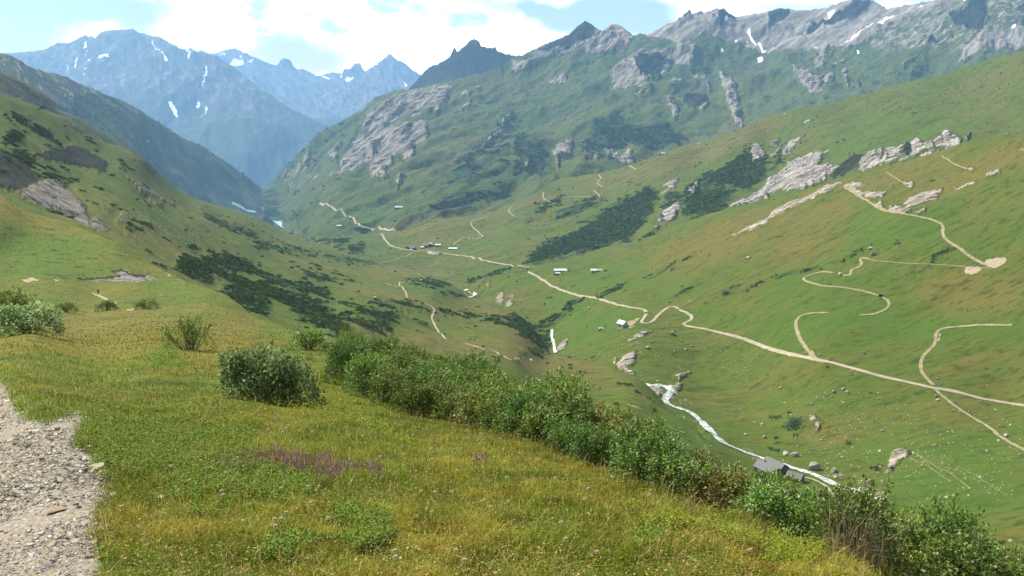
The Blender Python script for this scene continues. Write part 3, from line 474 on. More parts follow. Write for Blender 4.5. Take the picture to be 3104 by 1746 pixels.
# --- left valley side (L2)
S2 = [(-140,40,760),(0,93,850),(26.5,102),(53,113),(66,118,1000),(85,127),(93,134),(106,143,1100),(126,148,1200),(146,160,1300),(159,174,1380),(181,192,1500),(199,200,1700),(232,209,2000),(256,217,2150),(272,225,2180),(288,232,2150),(305,238,2100),(330,248,1950),(349,254,1880),(379,264,1720),(392,266,1680),(408,268,1600),(430,276,1500),(455,286,1370),(468,298,1240),(481,299.5),(494.5,305,1140),(512,312,1070),(530,325,1000),(540,340),(549,354,880),(565,356,840),(585,360,790),(611,367,710),(639,378,640),(652,391,610),(662,402,585),(686,424,530),(702,439,505),(722,452,480),(745,470,450),(775,500,415)]
build_sheet('left', 'meadow_valley_side', MAT['left'], S2, [(-140,215,430),(0,215,450),(93,250,420),(172,292,390),(256,335,360),(349,362,350),(420,385,370),(512,420,400),(600,455,410),(700,495,390),(775,520,370)],
    [(80,200,600),(130,200,720),(200,250,700),(200,225,950),(256,270,800),(256,240,1200),(330,275,1100),(330,310,650),(400,300,900),(400,340,560),(430,300,950),(430,330,700),(470,345,640),(520,360,610),(560,380,600),(600,388,590),(420,278,1350),(480,320,920),(350,340,430),(450,370,480),(60,170,700),(640,410,500),(700,450,450),(20,140,720)],
    [(200,11,'r',3),(80,5.5,'r',3),(30,1.9,'n',2.5),(11,.7,'n',2)], step=1.0, x1=775, fade=7, back=(18,.9), toward=(-300, 60), fall=math.radians(-38), rock_amp=(5,16), shrub_amp=1.8,
    masks={'dark_shade_rock': [(Z(1,[(190,1200),(380,1180),(550,1100),(700,1190),(805,1240),(800,1350),(700,1300),(600,1270),(400,1250)]),.9),Z(5,[(-1000,-120),(0,-210),(130,-160),(300,-50),(300,0),(160,65),(0,22),(-1000,-40)]),(Z(5,[(1275,85),(1320,90),(1310,112),(1280,110)]),.9)],  # cliff face in shade, its darkness painted through the mask
           'rock': [(Z(5,[(130,70),(300,0),(440,-5),(540,70),(650,190),(700,300),(640,270),(480,190),(330,150)]),.85),(Z(5,[(690,250),(740,250),(825,325),(790,330),(690,290)]),1.),(Z(1,[(970,1380),(1110,1440),(1050,1449)]),.9),(Z(5,[(1040,-5),(1120,-5),(1265,75),(1235,105),(1150,60),(1060,35)]),.7),(Z(5,[(1130,80),(1230,115),(1220,140),(1140,100)]),.7),(Z(5,[(880,270),(960,200),(1000,280),(920,300)]),.4),(Z(1,[(490,900),(560,920),(640,1000),(560,960)]),.6),(Z(5,[(1720,425),(1800,430),(1780,445)]),.5),
                    (Z(6,[(860,855),(1100,885),(1300,935),(1280,945),(1060,900)]),.5)],
           'bare': [(Z(6,[(615,1018),(700,1035),(860,1050),(700,1045)]),.7),(Z(6,[(1340,745),(1360,745),(1370,755)]),.7),(Z(6,[(800,650),(880,660),(830,662)]),.7),(Z(7,[(540,1258),(570,1262),(550,1272)]),.8)],
           'shrub': [Z(1,[(95,895),(210,900),(205,950),(120,930)]),Z(1,[(200,970),(370,980),(380,1030),(230,1005)]),(Z(1,[(20,1050),(180,1030),(170,1110),(30,1100)]),.8),(Z(1,[(340,1060),(450,1080),(500,1200),(350,1130)]),.6),(Z(1,[(650,1050),(760,1090),(740,1130)]),.7),(Z(1,[(0,1100),(300,1230),(600,1290),(620,1449),(300,1449),(0,1230)]),.36),(Z(1,[(900,1200),(1000,1300),(900,1280)]),.6),
                     (Z(5,[(1480,535),(1560,495),(1700,510),(1932,600),(1932,665),(1700,590),(1540,560)]),1.),(Z(5,[(1370,555),(1500,560),(1750,630),(1932,720),(1932,830),(1700,740),(1500,700),(1290,610)]),1.),Z(5,[(1610,820),(1700,790),(1932,850),(1932,955),(1800,915),(1650,870)]),
                     (Z(5,[(1520,130),(1740,230),(1932,300),(1932,370),(1700,290),(1560,200)]),.75),(Z(5,[(900,290),(1150,290),(1150,330),(960,340)]),.65),(Z(5,[(740,150),(860,170),(830,210)]),.6),(Z(5,[(1300,370),(1480,400),(1600,480),(1400,430)]),.5),(Z(5,[(1160,570),(1300,590),(1250,620)]),.7),(Z(5,[(1800,220),(1932,260),(1932,290)]),.6),
                     (Z(6,[(0,370),(300,440),(480,490),(420,505),(150,445),(0,410)]),.9),Z(6,[(0,590),(150,690),(330,720),(500,780),(560,815),(380,810),(150,725),(0,670)]),
                     Z(6,[(0,690),(200,790),(480,870),(600,960),(700,955),(850,990),(1060,1040),(1000,1060),(860,1050),(640,1015),(655,1060),(720,1120),(700,1150),(500,1090),(350,1020),(260,950),(240,890),(100,880),(0,820)]),Z(6,[(-20,880),(60,890),(100,930),(95,975),(0,965)]),(Z(6,[(700,955),(900,960),(1060,1030),(900,1020)]),1.),(Z(6,[(510,490),(760,520),(950,545),(700,545),(520,515)]),.9),(Z(6,[(0,200),(100,260),(280,300),(420,370),(300,330),(100,270)]),.5),
                     (Z(6,[(320,590),(550,630),(740,690),(720,715),(500,705),(370,690)]),.65),(Z(6,[(800,520),(930,545),(860,548)]),.8),(Z(6,[(1130,690),(1350,655),(1490,705),(1400,745),(1180,720)]),.85),(Z(6,[(1340,800),(1430,775),(1570,790),(1500,812)]),.9),stroke(Z(6,[(860,862),(1100,895),(1330,945),(1600,975),(1932,1040)]),1.6),stroke(Z(6,[(540,870),(700,890),(1000,960),(1250,1000)]),1.2),(Z(6,[(1300,930),(1420,955),(1320,945)]),.9),
                     Z(7,[(-30,960),(60,915),(180,1010),(290,1060),(300,1210),(150,1180),(0,1080)]),(Z(6,[(1780,1020),(1932,1000),(1932,1070),(1800,1040)]),.8),(Z(11,[(1040,180),(1100,170),(1110,210),(1050,205)]),.7),(Z(7,[(80,1235),(130,1235),(215,1245),(205,1280),(130,1260)]),.9)],
           'lush': [(Z(6,[(1150,720),(1450,740),(1300,770),(1150,750)]),1.),(Z(6,[(780,715),(1100,720),(1080,740),(850,735)]),.8),(Z(6,[(100,900),(240,920),(230,1000),(120,980)]),.4),(Z(6,[(600,940),(1300,1010),(1800,1100),(1300,1060)]),.5),(Z(11,[(1000,100),(1450,350),(1750,540),(1300,500),(1100,330)]),.6),(Z(5,[(100,-60),(900,100),(1500,400),(1200,500),(500,200)]),.3)],
           'tan': [(Z(6,[(900,560),(1180,570),(1290,640),(1100,670),(850,640)]),.8),(Z(6,[(850,740),(1350,860),(1900,900),(1900,1000),(1300,930),(600,830)]),.5),(Z(6,[(750,1060),(1500,1150),(1932,1230),(1932,1300),(1200,1200)]),.9),(Z(7,[(0,1200),(700,1300),(600,1400),(0,1300)]),.6),(Z(5,[(200,60),(800,150),(1400,450),(900,370),(300,150)]),.4)]})
# --- near meadow (A)
SA = [(-620,60,500),(-140,150,420),(0,195,400),(26,212),(66,222,390),(93,234,370),(119,242,350),(140,257),(163,271,310),(172,274.5),(185,281,270),(225,294,210),(256,318,150),(296,331,105),(320,337),(349,345,64),(370,355),(400,368,40),(450,386,33),(512,405,27),(600,444,20.5),(700,489,15.4),(800,533,12.4),(900,566,10.9),(1024,604,9.9),(1164,635,9.2)]
RT = random.Random(5)
def terracettes():
    out = []
    while len(out) < 95:
        x = RT.uniform(-120, 150); y = RT.uniform(212, 278)
        if y < np.interp(x, [-140, 0, 66, 119, 163], [200, 206, 230, 250, 276]) or y > 279: continue
        L_ = RT.uniform(4, 13); out.append((stroke([(x - L_, y - L_ * .03 + RT.uniform(-.6, .6)), (x, y), (x + L_, y + L_ * .16)], RT.uniform(.5, 1.3)), RT.uniform(.8, 1.5)))
    return out
near_masks = {
    'terr': terracettes(),
    'dark_shade_rock': [(stroke([(77,279),(100,278.5),(120,276)],1.4),1.4),(stroke([(112,272),(121,270),(133,275),(146,276)],1.3),1.4)],
    'rock': [(Z(5,[(900,600),(940,585),(1010,615),(1150,640),(1180,655),(960,680),(850,675),(750,670),(580,660),(700,655),(880,650)]),.95),(Z(5,[(1120,750),(1200,775),(1250,765),(1220,785)]),.7),(Z(5,[(800,705),(835,708),(810,713)]),.8)],
    'bare': [Z(5,[(165,665),(230,650),(310,660),(280,670),(190,678)]),Z(5,[(395,655),(440,660),(495,665),(420,672)]),Z(5,[(700,768),(740,768),(790,790),(825,810),(800,815),(730,790)]),Z(5,[(850,812),(885,835),(880,850),(860,830)]),Z(5,[(950,885),(1030,870),(1035,880),(965,895)]),Z(5,[(1240,610),(1270,618),(1300,635),(1280,640)]),stroke(Z(5,[(930,685),(1050,675),(1200,655)]),.7)],
    'gravel': [([(-620,250),(-140,340),(-60,360),(0,380),(9,396),(14,410),(28,420),(45,424),(80,412),(84,422),(76,436),(74,447),(92,455),(94,470),(104,490),(106,500),(94,512),(92,540),(100,560),(90,585),(70,640),(40,790),(-620,790)],1.)],
    'shrub': [(Z(5,[(1150,530),(1250,560),(1400,600),(1300,610),(1200,580)]),.3),([(60,272),(88,272),(88,277),(60,277)],.3)],
    'lush': [(Z(5,[(1150,680),(1350,680),(1500,760),(1300,780),(1100,720)]),.8),(Z(5,[(-4000,300),(0,300),(700,330),(900,560),(300,640),(0,600),(-4000,600)]),.6),(Z(5,[(1130,1230),(1330,1200),(1330,1290),(1200,1270)]),1.),(Z(10,[(200,950),(900,1050),(1200,1250),(900,1400),(300,1300)]),.6),(Z(9,[(1400,800),(1932,650),(1932,850),(1500,900)]),.8)],
    'tan': [(Z(5,[(-4000,950),(0,950),(600,900),(1300,950),(1932,950),(1932,1350),(900,1250),(0,1250),(-4000,1250)]),.55),(Z(11,[(0,380),(700,650),(1500,1000),(1300,1100),(500,900),(0,700)]),.6),(Z(5,[(-3000,-400),(0,0),(700,300),(1200,600),(700,400),(0,150),(-3000,0)]),.5)]}
build_sheet('near', 'near_meadow', MAT['near'], SA, [(-620,780,2.6),(-140,780,2.5),(0,780,2.45),(300,780,2.4),(512,780,2.4),(700,780,2.6),(900,770,3.4),(1024,770,4.0),(1164,780,4.0)],
    [(-620,576,5.8),(-620,400,16),(-620,250,70),(0,640,4.4),(300,640,4.4),(512,640,4.4),(700,645,4.6),(900,650,5.4),(1024,670,6.2),(0,576,5.8),(200,576,5.7),(400,576,5.7),(512,576,5.8),(650,576,6.0),(760,590,6.0),(0,500,8.6),(200,500,8.8),(400,500,8.9),(512,500,9.2),(640,530,8.2),(0,440,12),(200,440,13),(400,440,14),(512,436,16),(0,400,17),(150,400,18),(280,398,20),(345,394,23),(0,360,26),(150,360,29),(250,370,28),(30,338,42),(150,335,55),(300,350,52),(107,316,120),(147,313,125),(60,310,130),(0,300,180),(97,297,220),(200,310,130),(0,285,230),(100,285,255),(170,290,235),(0,270,285),(93,262,300),(0,235,340),(93,245,340),(546,448,14.5),(597,471,12.6),(644,490,11.2),(684,503,10.2),(764,530,9.0),(828,550,8.2),(887,572,8.4),(960,600,7.6),(340,360,42),(250,340,62)],
    [(7,.10,'n',1),(1.6,.03,'n',1)], step=1.25, x0=-620, mode='log', fade=6, back=(2.4,.62), fall=0, masks=near_masks, ymin=2.0, front=(0.8,0.0))

# near meadow needs a gravel zone in its own material
def patch_near():
    s = SHEETS['near']; me = s.o.data; t = NT(MAT['near'].node_tree); b = t.n['Principled BSDF']
    nc = len(s.px); g = s.M['gravel'].reshape(s.n, nc); g = np.concatenate([g[:1], g, np.repeat(g[-1:], 5, 0)], 0).ravel()
    at = me.attributes['m3']; n = len(me.vertices); a = np.zeros(n * 4, np.float32); at.data.foreach_get('color', a); a = a.reshape(-1, 4); a[:, 2] = g
    at.data.foreach_set('color', a.ravel())
    old = b.inputs['Base Color'].links[0].from_socket
    pos = t.node('ShaderNodeNewGeometry').outputs['Position']
    vor = t.node('ShaderNodeTexVoronoi'); vor.inputs['Scale'].default_value = 26; t.put(vor.inputs['Vector'], t.mapping(pos, scale=(1, .7, 1)))
    sepc = t.node('ShaderNodeSeparateColor'); t.put(sepc.inputs[0], vor.outputs['Color'])
    gc = t.mix(sepc.outputs[0], (0.22, 0.21, 0.195), (0.40, 0.385, 0.36))
    gc = t.mix(t.ss(t.noise(pos, 3.5, 5, .7), .42, .62), gc, (0.27, 0.24, 0.20))
    gc = t.mix(t.ss(vor.outputs['Distance'], 0.3, 0.6), gc, (0.20, 0.17, 0.13))
    m3 = t.node('ShaderNodeSeparateColor'); t.put(m3.inputs[0], t.attr('m3').outputs['Color'])
    f = t.ss(t.math('ADD', m3.outputs[2], t.math('MULTIPLY', t.math('SUBTRACT', t.noise(pos, 5, 4, .7), .5), 1.2)), .4, .65)
    t.put(b.inputs['Base Color'], t.mix(f, old, gc))
patch_near()

# ------------------------------------------------------------------ haze
hb = np.array([(-12500, -150, -1400), (12500, -150, -1400), (12500, 19300, -1400), (-12500, 19300, -1400), (-12500, -150, 2300), (12500, -150, 2300), (12500, 19300, 2300), (-12500, 19300, 2300)], float)
hm = bpy.data.materials.new('haze_air'); hm.use_nodes = True; ht = NT(hm.node_tree); ht.n.clear()
pv = ht.node('ShaderNodeVolumePrincipled'); pv.inputs['Color'].default_value = (0.30, 0.58, 1.0, 1); pv.inputs['Density'].default_value = 0.60e-4; pv.inputs['Anisotropy'].default_value = 0.25
hmo = ht.node('ShaderNodeOutputMaterial'); ht.l.new(pv.outputs[0], hmo.inputs['Volume'])
link_obj('haze', np_mesh('haze', hb, [(0, 3, 2, 1), (4, 5, 6, 7), (0, 1, 5, 4), (1, 2, 6, 5), (2, 3, 7, 6), (3, 0, 4, 7)], False), hm, kind='stuff')

# ------------------------------------------------------------------ simple object materials
def flat_mat(name, col, rough=0.8, var=0.25, scale=3.0, metal=0.0, bump=0.0, col2=None, stretch=(1, 1, 1)):
    m, t, b = new_mat(name)
    tco = t.node('ShaderNodeTexCoord').outputs['Object']; n = t.noise(t.mapping(tco, scale=stretch), scale, 5, .65)
    c2 = col2 or tuple(c * (1 - var) for c in col)
    t.put(b.inputs['Base Color'], t.mix(t.ss(n, .35, .65), c2, col))
    b.inputs['Roughness'].default_value = rough; b.inputs['Metallic'].default_value = metal
    if bump:
        bp = t.node('ShaderNodeBump'); bp.inputs['Distance'].default_value = bump; bp.inputs['Strength'].default_value = .8
        t.put(bp.inputs['Height'], t.noise(tco, scale * 2.5, 5, .7)); t.put(b.inputs['Normal'], bp.outputs[0])
    return m
M_ROAD = flat_mat('pale_road_dust', (0.36, 0.315, 0.24), .95, .25, .12)
M_TRACK = flat_mat('worn_track', (0.30, 0.26, 0.165), .95, .35, .25)
M_STONE = flat_mat('grey_stone', (0.30, 0.27, 0.235), .9, .45, .8, bump=.15)
M_STONEL = flat_mat('pale_stone', (0.42, 0.38, 0.32), .9, .35, .8, bump=.15)
M_WALL = flat_mat('rubble_wall', (0.16, 0.145, 0.13), .95, .5, 1.2, bump=.1)
M_WALLP = flat_mat('plaster_wall', (0.42, 0.40, 0.37), .9, .3, .8)
M_SLATE = flat_mat('slate_roof', (0.155, 0.155, 0.17), .6, .3, 1.2, stretch=(1, 4, 1))
M_TIN = flat_mat('tin_roof', (0.62, 0.64, 0.66), .45, .12, .8, metal=.2, stretch=(6, .5, 1))
M_RUST = flat_mat('rusty_roof', (0.44, 0.33, 0.28), .7, .25, .8)
M_WOOD = flat_mat('dark_timber', (0.05, 0.035, 0.025), .8, .4, 3)
M_GLASS = flat_mat('window_pane', (0.03, 0.04, 0.05), .15, .2, 2)
def water_mat():
    m, t, b = new_mat('white_water')
    pos = t.node('ShaderNodeNewGeometry').outputs['Position']
    n = t.noise(pos, .9, 5, .75); n2 = t.noise(pos, .25, 3, .6)
    f = t.ss(t.math('ADD', n, t.math('MULTIPLY', n2, .5)), .65, .88)
    t.put(b.inputs['Base Color'], t.mix(f, (0.14, 0.17, 0.17), (0.86, 0.89, 0.92)))
    b.inputs['Roughness'].default_value = .35
    bp = t.node('ShaderNodeBump'); bp.inputs['Distance'].default_value = .4; t.put(bp.inputs['Height'], n); t.put(b.inputs['Normal'], bp.outputs[0])
    return m
M_WATER = water_mat()
M_LAKE = flat_mat('lake_water', (0.28, 0.52, 0.55), .5, .1, .05)

# ------------------------------------------------------------------ roads, tracks, paths, river
def ribbon(name, pts, keys, width, mat, off=.35, twin=False, wob=.24):
    H = []
    P = [pts[0]]
    for a, b in zip(pts[:-1], pts[1:]):
        k = max(1, int(math.hypot(b[0] - a[0], b[1] - a[1]) / 2.0))
        for j in range(1, k + 1): P.append((a[0] + (b[0] - a[0]) * j / k, a[1] + (b[1] - a[1]) * j / k))
    for p in P:
        h = hit(p[0], p[1], keys)
        if h is not None: H.append(np.array(h))
    if len(H) < 3: return None
    H = np.array(H)
    keep = [0]
    for k in range(1, len(H)):
        if np.linalg.norm(H[k] - H[keep[-1]]) < 0.16 * H[k][1] + 8: keep.append(k)
    H = H[keep]
    for _ in range(3):
        H[1:-1] = (H[:-2] + 2 * H[1:-1] + H[2:]) / 4
    d = np.linalg.norm(np.diff(H[:, :2], axis=0), axis=1); s = np.r_[0, np.cumsum(d)]
    ds = max(1.0, H[:, 1].mean() / 400); n = max(4, int(s[-1] / ds)); u = np.linspace(0, s[-1], n)
    L = np.stack([np.interp(u, s, H[:, k]) for k in range(3)], 1)
    tg = np.gradient(L[:, :2], axis=0); tg /= np.maximum(np.linalg.norm(tg, axis=1, keepdims=True), 1e-6)
    nn = np.stack([-tg[:, 1], tg[:, 0]], 1)
    wv = width * (1 + wob * 2 * fbm(np.c_[u / (width * 4), u * 0, u * 0 + len(pts)], 3, 11))
    xs = np.linspace(-.5, .5, 5); V = []
    for k in range(n):
        for x in xs:
            q = L[k, :2] + nn[k] * x * wv[k]; z = drop(q[0], q[1], keys)
            if z is None or abs(z - L[k, 2]) > 6 + .02 * L[k, 1]: z = L[k, 2]
            V.append((q[0], q[1], z + off))
    F_ = []
    for k in range(n - 1):
        for j in range(4):
            if twin and j in (1, 2) and (k // 6) % 7: continue
            i = k * 5 + j; F_.append((i, i + 1, i + 6, i + 5))
    return link_obj(name, np_mesh(name, V, F_), mat, kind='structure')
R = ['right']; VS = ['village_spur']; LF = ['left']
main = Z(7, [(110,590),(122,602),(135,615),(180,630),(215,650),(250,680),(320,720),(380,742),(440,765),(530,790),(580,792),(620,797),(720,830),(850,865),(950,880),(1000,888),(1020,898),(1022,915),(1000,950),(970,978),(965,988),(1000,994),(1050,988),(1075,965),(1100,930),(1150,890),(1180,868),(1210,862),(1240,870),(1250,885),(1310,910),(1350,930),(1375,945),(1360,965),(1310,985),(1280,998),(1310,1012),(1440,1032),(1600,1070),(1720,1100),(1830,1140),(1932,1182)]) + Z(8, [(160,1225),(320,1257),(450,1282),(640,1332),(850,1392),(1100,1447)]) + Z(12, [(1240,30),(1400,55),(1600,110),(1800,145),(1932,165),(2150,200),(2600,270)])
ribbon('road', main, R, 3.3, M_ROAD)
ribbon('road', Z(6, [(945,316),(962,345),(980,380),(1010,402),(1050,420),(1130,438),(1210,448),(1300,445),(1400,462),(1530,480),(1640,492),(1700,512),(1750,530),(1830,540),(1932,556)]) + Z(7, [(90,566),(168,571)]), VS, 4.8, M_ROAD, .8)
ribbon('road', Z(6, [(1205,450),(1150,480),(1060,510),(990,528),(930,540)]), VS, 3.2, M_TRACK, .7)
ribbon('road', Z(6, [(480,82),(530,97),(600,125),(640,142),(655,165),(700,185),(740,200),(762,230),(768,262),(830,270),(930,279),(1000,285),(1050,296)]), ['opp'], 8, M_ROAD, 1.0)
ribbon('road', Z(6, [(25,65),(40,100),(58,148)]), ['opp'], 12, M_TRACK, 1.0)
for pts, wd in ((Z(8, [(350,1258),(320,1220),(290,1185),(240,1110),(215,1040),(207,1000),(212,968),(235,940),(270,925),(330,915),(460,912)]), 4.2),
                (Z(8, [(690,930),(800,925),(880,892),(915,868),(922,850),(905,815),(870,795),(830,780),(700,745),(560,720),(420,712),(330,690),(270,668),(250,653),(300,635),(350,615),(400,604),(440,603),(490,611)]), 3.6),
                (Z(8, [(560,629),(635,630),(630,615),(612,600),(640,580),(700,565),(717,545),(700,520),(675,505),(700,494),(730,498),(765,508)]), 4.0),
                (Z(8, [(570,-45),(640,0),(700,40),(800,100),(870,140),(960,155),(1100,180),(1220,205),(1300,235),(1325,255),(1325,275),(1312,310),(1325,345),(1360,375),(1400,400),(1460,435),(1500,475),(1560,510),(1640,550)]), 4.2),
                (Z(8, [(1245,1460),(1200,1410),(1165,1375),(1150,1330),(1155,1275),(1175,1230),(1215,1195),(1255,1160),(1268,1110),(1260,1075),(1290,1040),(1350,1025),(1450,1017),(1600,1005),(1840,1006)]), 4.0),
                (Z(12, [(1245,25),(1300,80),(1400,160),(1500,230),(1640,310),(1690,345),(1730,385),(1800,430),(1932,500),(2100,590),(2400,760)]), 3.6)):
    ribbon('track', pts, R, wd * .62, M_TRACK, .35)
for pts, wd in ((Z(8, [(765,512),(870,525),(1050,540),(1250,547),(1500,565),(1680,577)]), 1.5), (Z(4, [(1310,1175),(1340,1195),(1370,1220),(1440,1255),(1500,1275)]), 2.2), (Z(4, [(895,1300),(940,1330),(1000,1370),(1040,1395)]), 2.2),
                (Z(12, [(1000,490),(1060,540),(1110,585),(1190,610),(1260,660),(1380,745)]), .9), (Z(12, [(1110,520),(1190,580),(1290,640),(1370,670),(1410,705),(1460,740),(1520,790)]), .9), (Z(12, [(1400,610),(1500,660),(1640,740),(1820,860)]), .5),
                (Z(12, [(180,680),(240,700),(340,720),(420,760),(460,795),(490,830),(550,910),(560,960)]), 3.0)):
    ribbon('footpath', pts, R, wd * .6, M_ROAD if wd == 3.0 else M_TRACK, .3)
for pts in (Z(3, [(655,1322),(675,1330),(690,1347),(640,1368),(632,1382),(655,1398),(682,1412)]), Z(7, [(615,-12),(640,10),(675,40),(600,38),(520,35),(400,36),(270,33)]), Z(6, [(1755,186),(1700,200),(1615,228),(1608,240),(1640,270),(1690,310),(1722,348),(1660,352),(1600,347)]),
            Z(6, [(1585,342),(1550,342),(1528,355),(1515,380),(1490,400)]), Z(7, [(0,110),(-35,140),(-30,160),(0,172),(30,187)]), Z(7, [(240,0),(225,35),(260,70),(340,95)]), Z(3, [(880,1250),(935,1280)])):
    ribbon('footpath', pts, VS, 2.8, M_ROAD, .7)
for pts in (Z(6, [(1185,575),(1200,605),(1250,630),(1285,655),(1240,665),(1160,670),(1085,680),(1072,690),(1075,705),(1090,720),(1130,735),(1142,760),(1130,800),(1140,815),(1165,828),(1230,838),(1300,850),(1335,865),(1355,900),(1345,928),(1310,945),(1330,960),(1345,1000),(1350,1020),(1385,1050),(1392,1080),(1410,1100),(1440,1115)]),
            Z(6, [(1575,1142),(1620,1158),(1660,1165),(1725,1190)]), Z(6, [(1785,1195),(1820,1205),(1850,1235),(1875,1250),(1932,1272)])):
    ribbon('footpath', pts, LF, 1.9, M_ROAD, .3)
ribbon('footpath', Z(6, [(970,685),(1010,698),(1060,715)]), LF, 2, M_TRACK, .3)
ribbon('footpath', Z(11, [(865,158),(920,172),(1000,205),(1110,280),(1210,340),(1300,370)]), LF, 1.2, M_TRACK, .3)
for pts, wd in ((Z(6, [(1500,698),(1540,705),(1570,715),(1580,740),(1610,757),(1650,768),(1672,776),(1640,792),(1605,800)]), 6), (Z(7, [(300,1045),(308,1070),(290,1105),(305,1120),(318,1140),(322,1175),(312,1200),(330,1222)]), 3.2),
                (Z(11, [(1000,5),(1080,14),(1150,12),(1190,30),(1215,55),(1180,80),(1150,115),(1165,145),(1220,175),(1290,192),(1340,212),(1400,255),(1450,310),(1510,365),(1560,420),(1620,460),(1720,500),(1800,530),(1880,560)]) + Z(12, [(60,600),(200,640),(330,680),(430,722),(520,770),(620,800),(700,825),(775,850),(870,880)]), 5.4)):
    ribbon('river', pts, R, wd, M_WATER, .45 if wd == 5.4 else 1.3, wob=.55)
ribbon('river', Z(5, [(1752,85),(1800,105),(1835,112),(1820,125),(1860,140),(1932,152)]), ['shaded', 'opp'], 30, M_LAKE, 1.5, wob=.3)
def lake(pts, key):
    h = hit(*[sum(p[k] for p in pts) / len(pts) for k in (0, 1)], [key]); z = h.z + 3
    V = []
    for p in pts:
        d = point(p[0], p[1], 1.0); V.append(tuple(d * (z / d[2])))
    cx = np.mean(np.array(V), 0); V = [tuple(cx)] + V; n = len(pts)
    link_obj('lake', np_mesh('lake', V, [(0, 1 + k, 1 + (k + 1) % n) for k in range(n)], False), M_LAKE, kind='structure')
lake(Z(6, [(125,215),(160,222),(200,218),(243,215),(235,232),(222,245),(215,262),(203,272),(185,262),(160,240)]), 'opp')

# ------------------------------------------------------------------ buildings
def box(V, F_, x0, x1, y0, y1, z0, z1):
    i = len(V); V += [(x0, y0, z0), (x1, y0, z0), (x1, y1, z0), (x0, y1, z0), (x0, y0, z1), (x1, y0, z1), (x1, y1, z1), (x0, y1, z1)]
    F_ += [(i, i + 3, i + 2, i + 1), (i + 4, i + 5, i + 6, i + 7), (i, i + 1, i + 5, i + 4), (i + 1, i + 2, i + 6, i + 5), (i + 2, i + 3, i + 7, i + 6), (i + 3, i, i + 4, i + 7)]
def py_mesh(name, V, F_, smooth=False):
    me = bpy.data.meshes.new(name); me.from_pydata([tuple(v) for v in V], [], F_); me.update()
    if smooth:
        for p in me.polygons: p.use_smooth = True
    return me
def house(name, label, cat, loc, yaw, L, W, H, RH, wallm=M_WALL, roofm=M_SLATE, group=None, wins=3, door=True, over=.5, chimney=False, half=None):
    o = bpy.data.objects.new(name, None); C.objects.link(o); o.location = loc; o.rotation_euler = (0, 0, yaw)
    o['label'] = label; o['category'] = cat
    if group: o['group'] = group
    l, w_ = L / 2, W / 2; b = -3.0
    V = [(-l, -w_, b), (l, -w_, b), (l, w_, b), (-l, w_, b), (-l, -w_, H), (l, -w_, H), (l, w_, H), (-l, w_, H), (-l, 0, H + RH), (l, 0, H + RH)]
    F_ = [(0, 1, 5, 4), (2, 3, 7, 6), (1, 2, 6, 9, 5), (3, 0, 4, 8, 7), (0, 3, 2, 1)]
    link_obj('wall', py_mesh('wall', V, F_), wallm, o)
    def slab(x0, x1, m, nm='roof'):
        e = over; sl = RH / w_; V = []; t_ = .28
        for sg in (-1, 1):
            i = len(V)
            V += [(x0, sg * (w_ + e), H - e * sl + .05), (x1, sg * (w_ + e), H - e * sl + .05), (x1, 0, H + RH + .05), (x0, 0, H + RH + .05)]
            V += [(x, y, z + t_) for x, y, z in V[i:i + 4]]
        F_ = []
        for i in (0, 8):
            F_ += [(i, i + 1, i + 2, i + 3), (i + 7, i + 6, i + 5, i + 4), (i, i + 4, i + 5, i + 1), (i + 1, i + 5, i + 6, i + 2), (i, i + 3, i + 7, i + 4)]
        return link_obj(nm, py_mesh('roof', V, F_), m, o)
    if half:
        slab(-l - over, 0, roofm); r = slab(0.02, l + over, half); r['label'] = 'faded pinkish half of the metal roof'
    else: r = slab(-l - over, l + over, roofm)
    if chimney:
        V = []; F_ = []; box(V, F_, -l * .4 - .4, -l * .4 + .4, -.4, .4, H + RH - .6, H + RH + 1.1); link_obj('chimney', py_mesh('chimney', V, F_), wallm, r)
    if door:
        V = []; F_ = []; box(V, F_, -l * .1 - .55, -l * .1 + .55, -w_ - .08, -w_ + .1, 0, 2.1); link_obj('door', py_mesh('door', V, F_), M_WOOD, o)
    for k in range(wins):
        x = -l + (k + .5) * L / wins
        if abs(x + l * .1) < 1.3: x += 1.9
        V = []; F_ = []; box(V, F_, x - .55, x + .55, -w_ - .06, -w_ + .1, 1.0, 2.2); wf = link_obj('window', py_mesh('window', V, F_), M_WOOD, o)
        V = []; F_ = []; box(V, F_, x - .42, x + .42, -w_ - .09, -w_ - .062, 1.12, 2.08); link_obj('pane', py_mesh('pane', V, F_), M_GLASS, wf)
    return o
def at(px, py, keys, sink=0.0):
    h = hit(px, py, keys)
    while h is None: py += 1; h = hit(px, py, keys)
    return (h.x, h.y, h.z - sink)
def v6(x, y): return ((1150 + x / 8.587) / 3.03125, (700 + y / 8.587) / 3.03125)
house('barn', 'long low barn with bright white metal roof on the pasture beside the lone conifer', 'barn', at(*Z(7, [(364,606)])[0], R), math.radians(2), 19, 9, 3.2, 2.4, M_WALL, M_TIN, wins=4)
house('shed', 'small shed with pale roof just below the long white-roofed barn', 'shed', at(*Z(7, [(345,622)])[0], R), 0, 7, 4, 2.0, 1.0, M_WALL, M_TIN, wins=1)
house('barn', 'long low barn with a roof half white and half faded pink', 'barn', at(*Z(7, [(638,601)])[0], R), math.radians(-1), 16.5, 7, 2.2, 1.8, M_WALLP, M_TIN, wins=3, half=M_RUST)
house('shed', 'tiny dark shelter to the right of the half pink barn', 'shed', at(*Z(7, [(706,597)])[0], R), 0, 4, 2.4, 1.2, .6, M_WOOD, M_SLATE, wins=1)
house('stone_hut', 'tall stone hut with pale roof beside the gravel yard at the road bend', 'hut', at(*Z(7, [(832,1020)])[0], R), math.radians(-52), 8.0, 6.6, 4.2, 2.4, M_WALLP, M_TIN, wins=2)
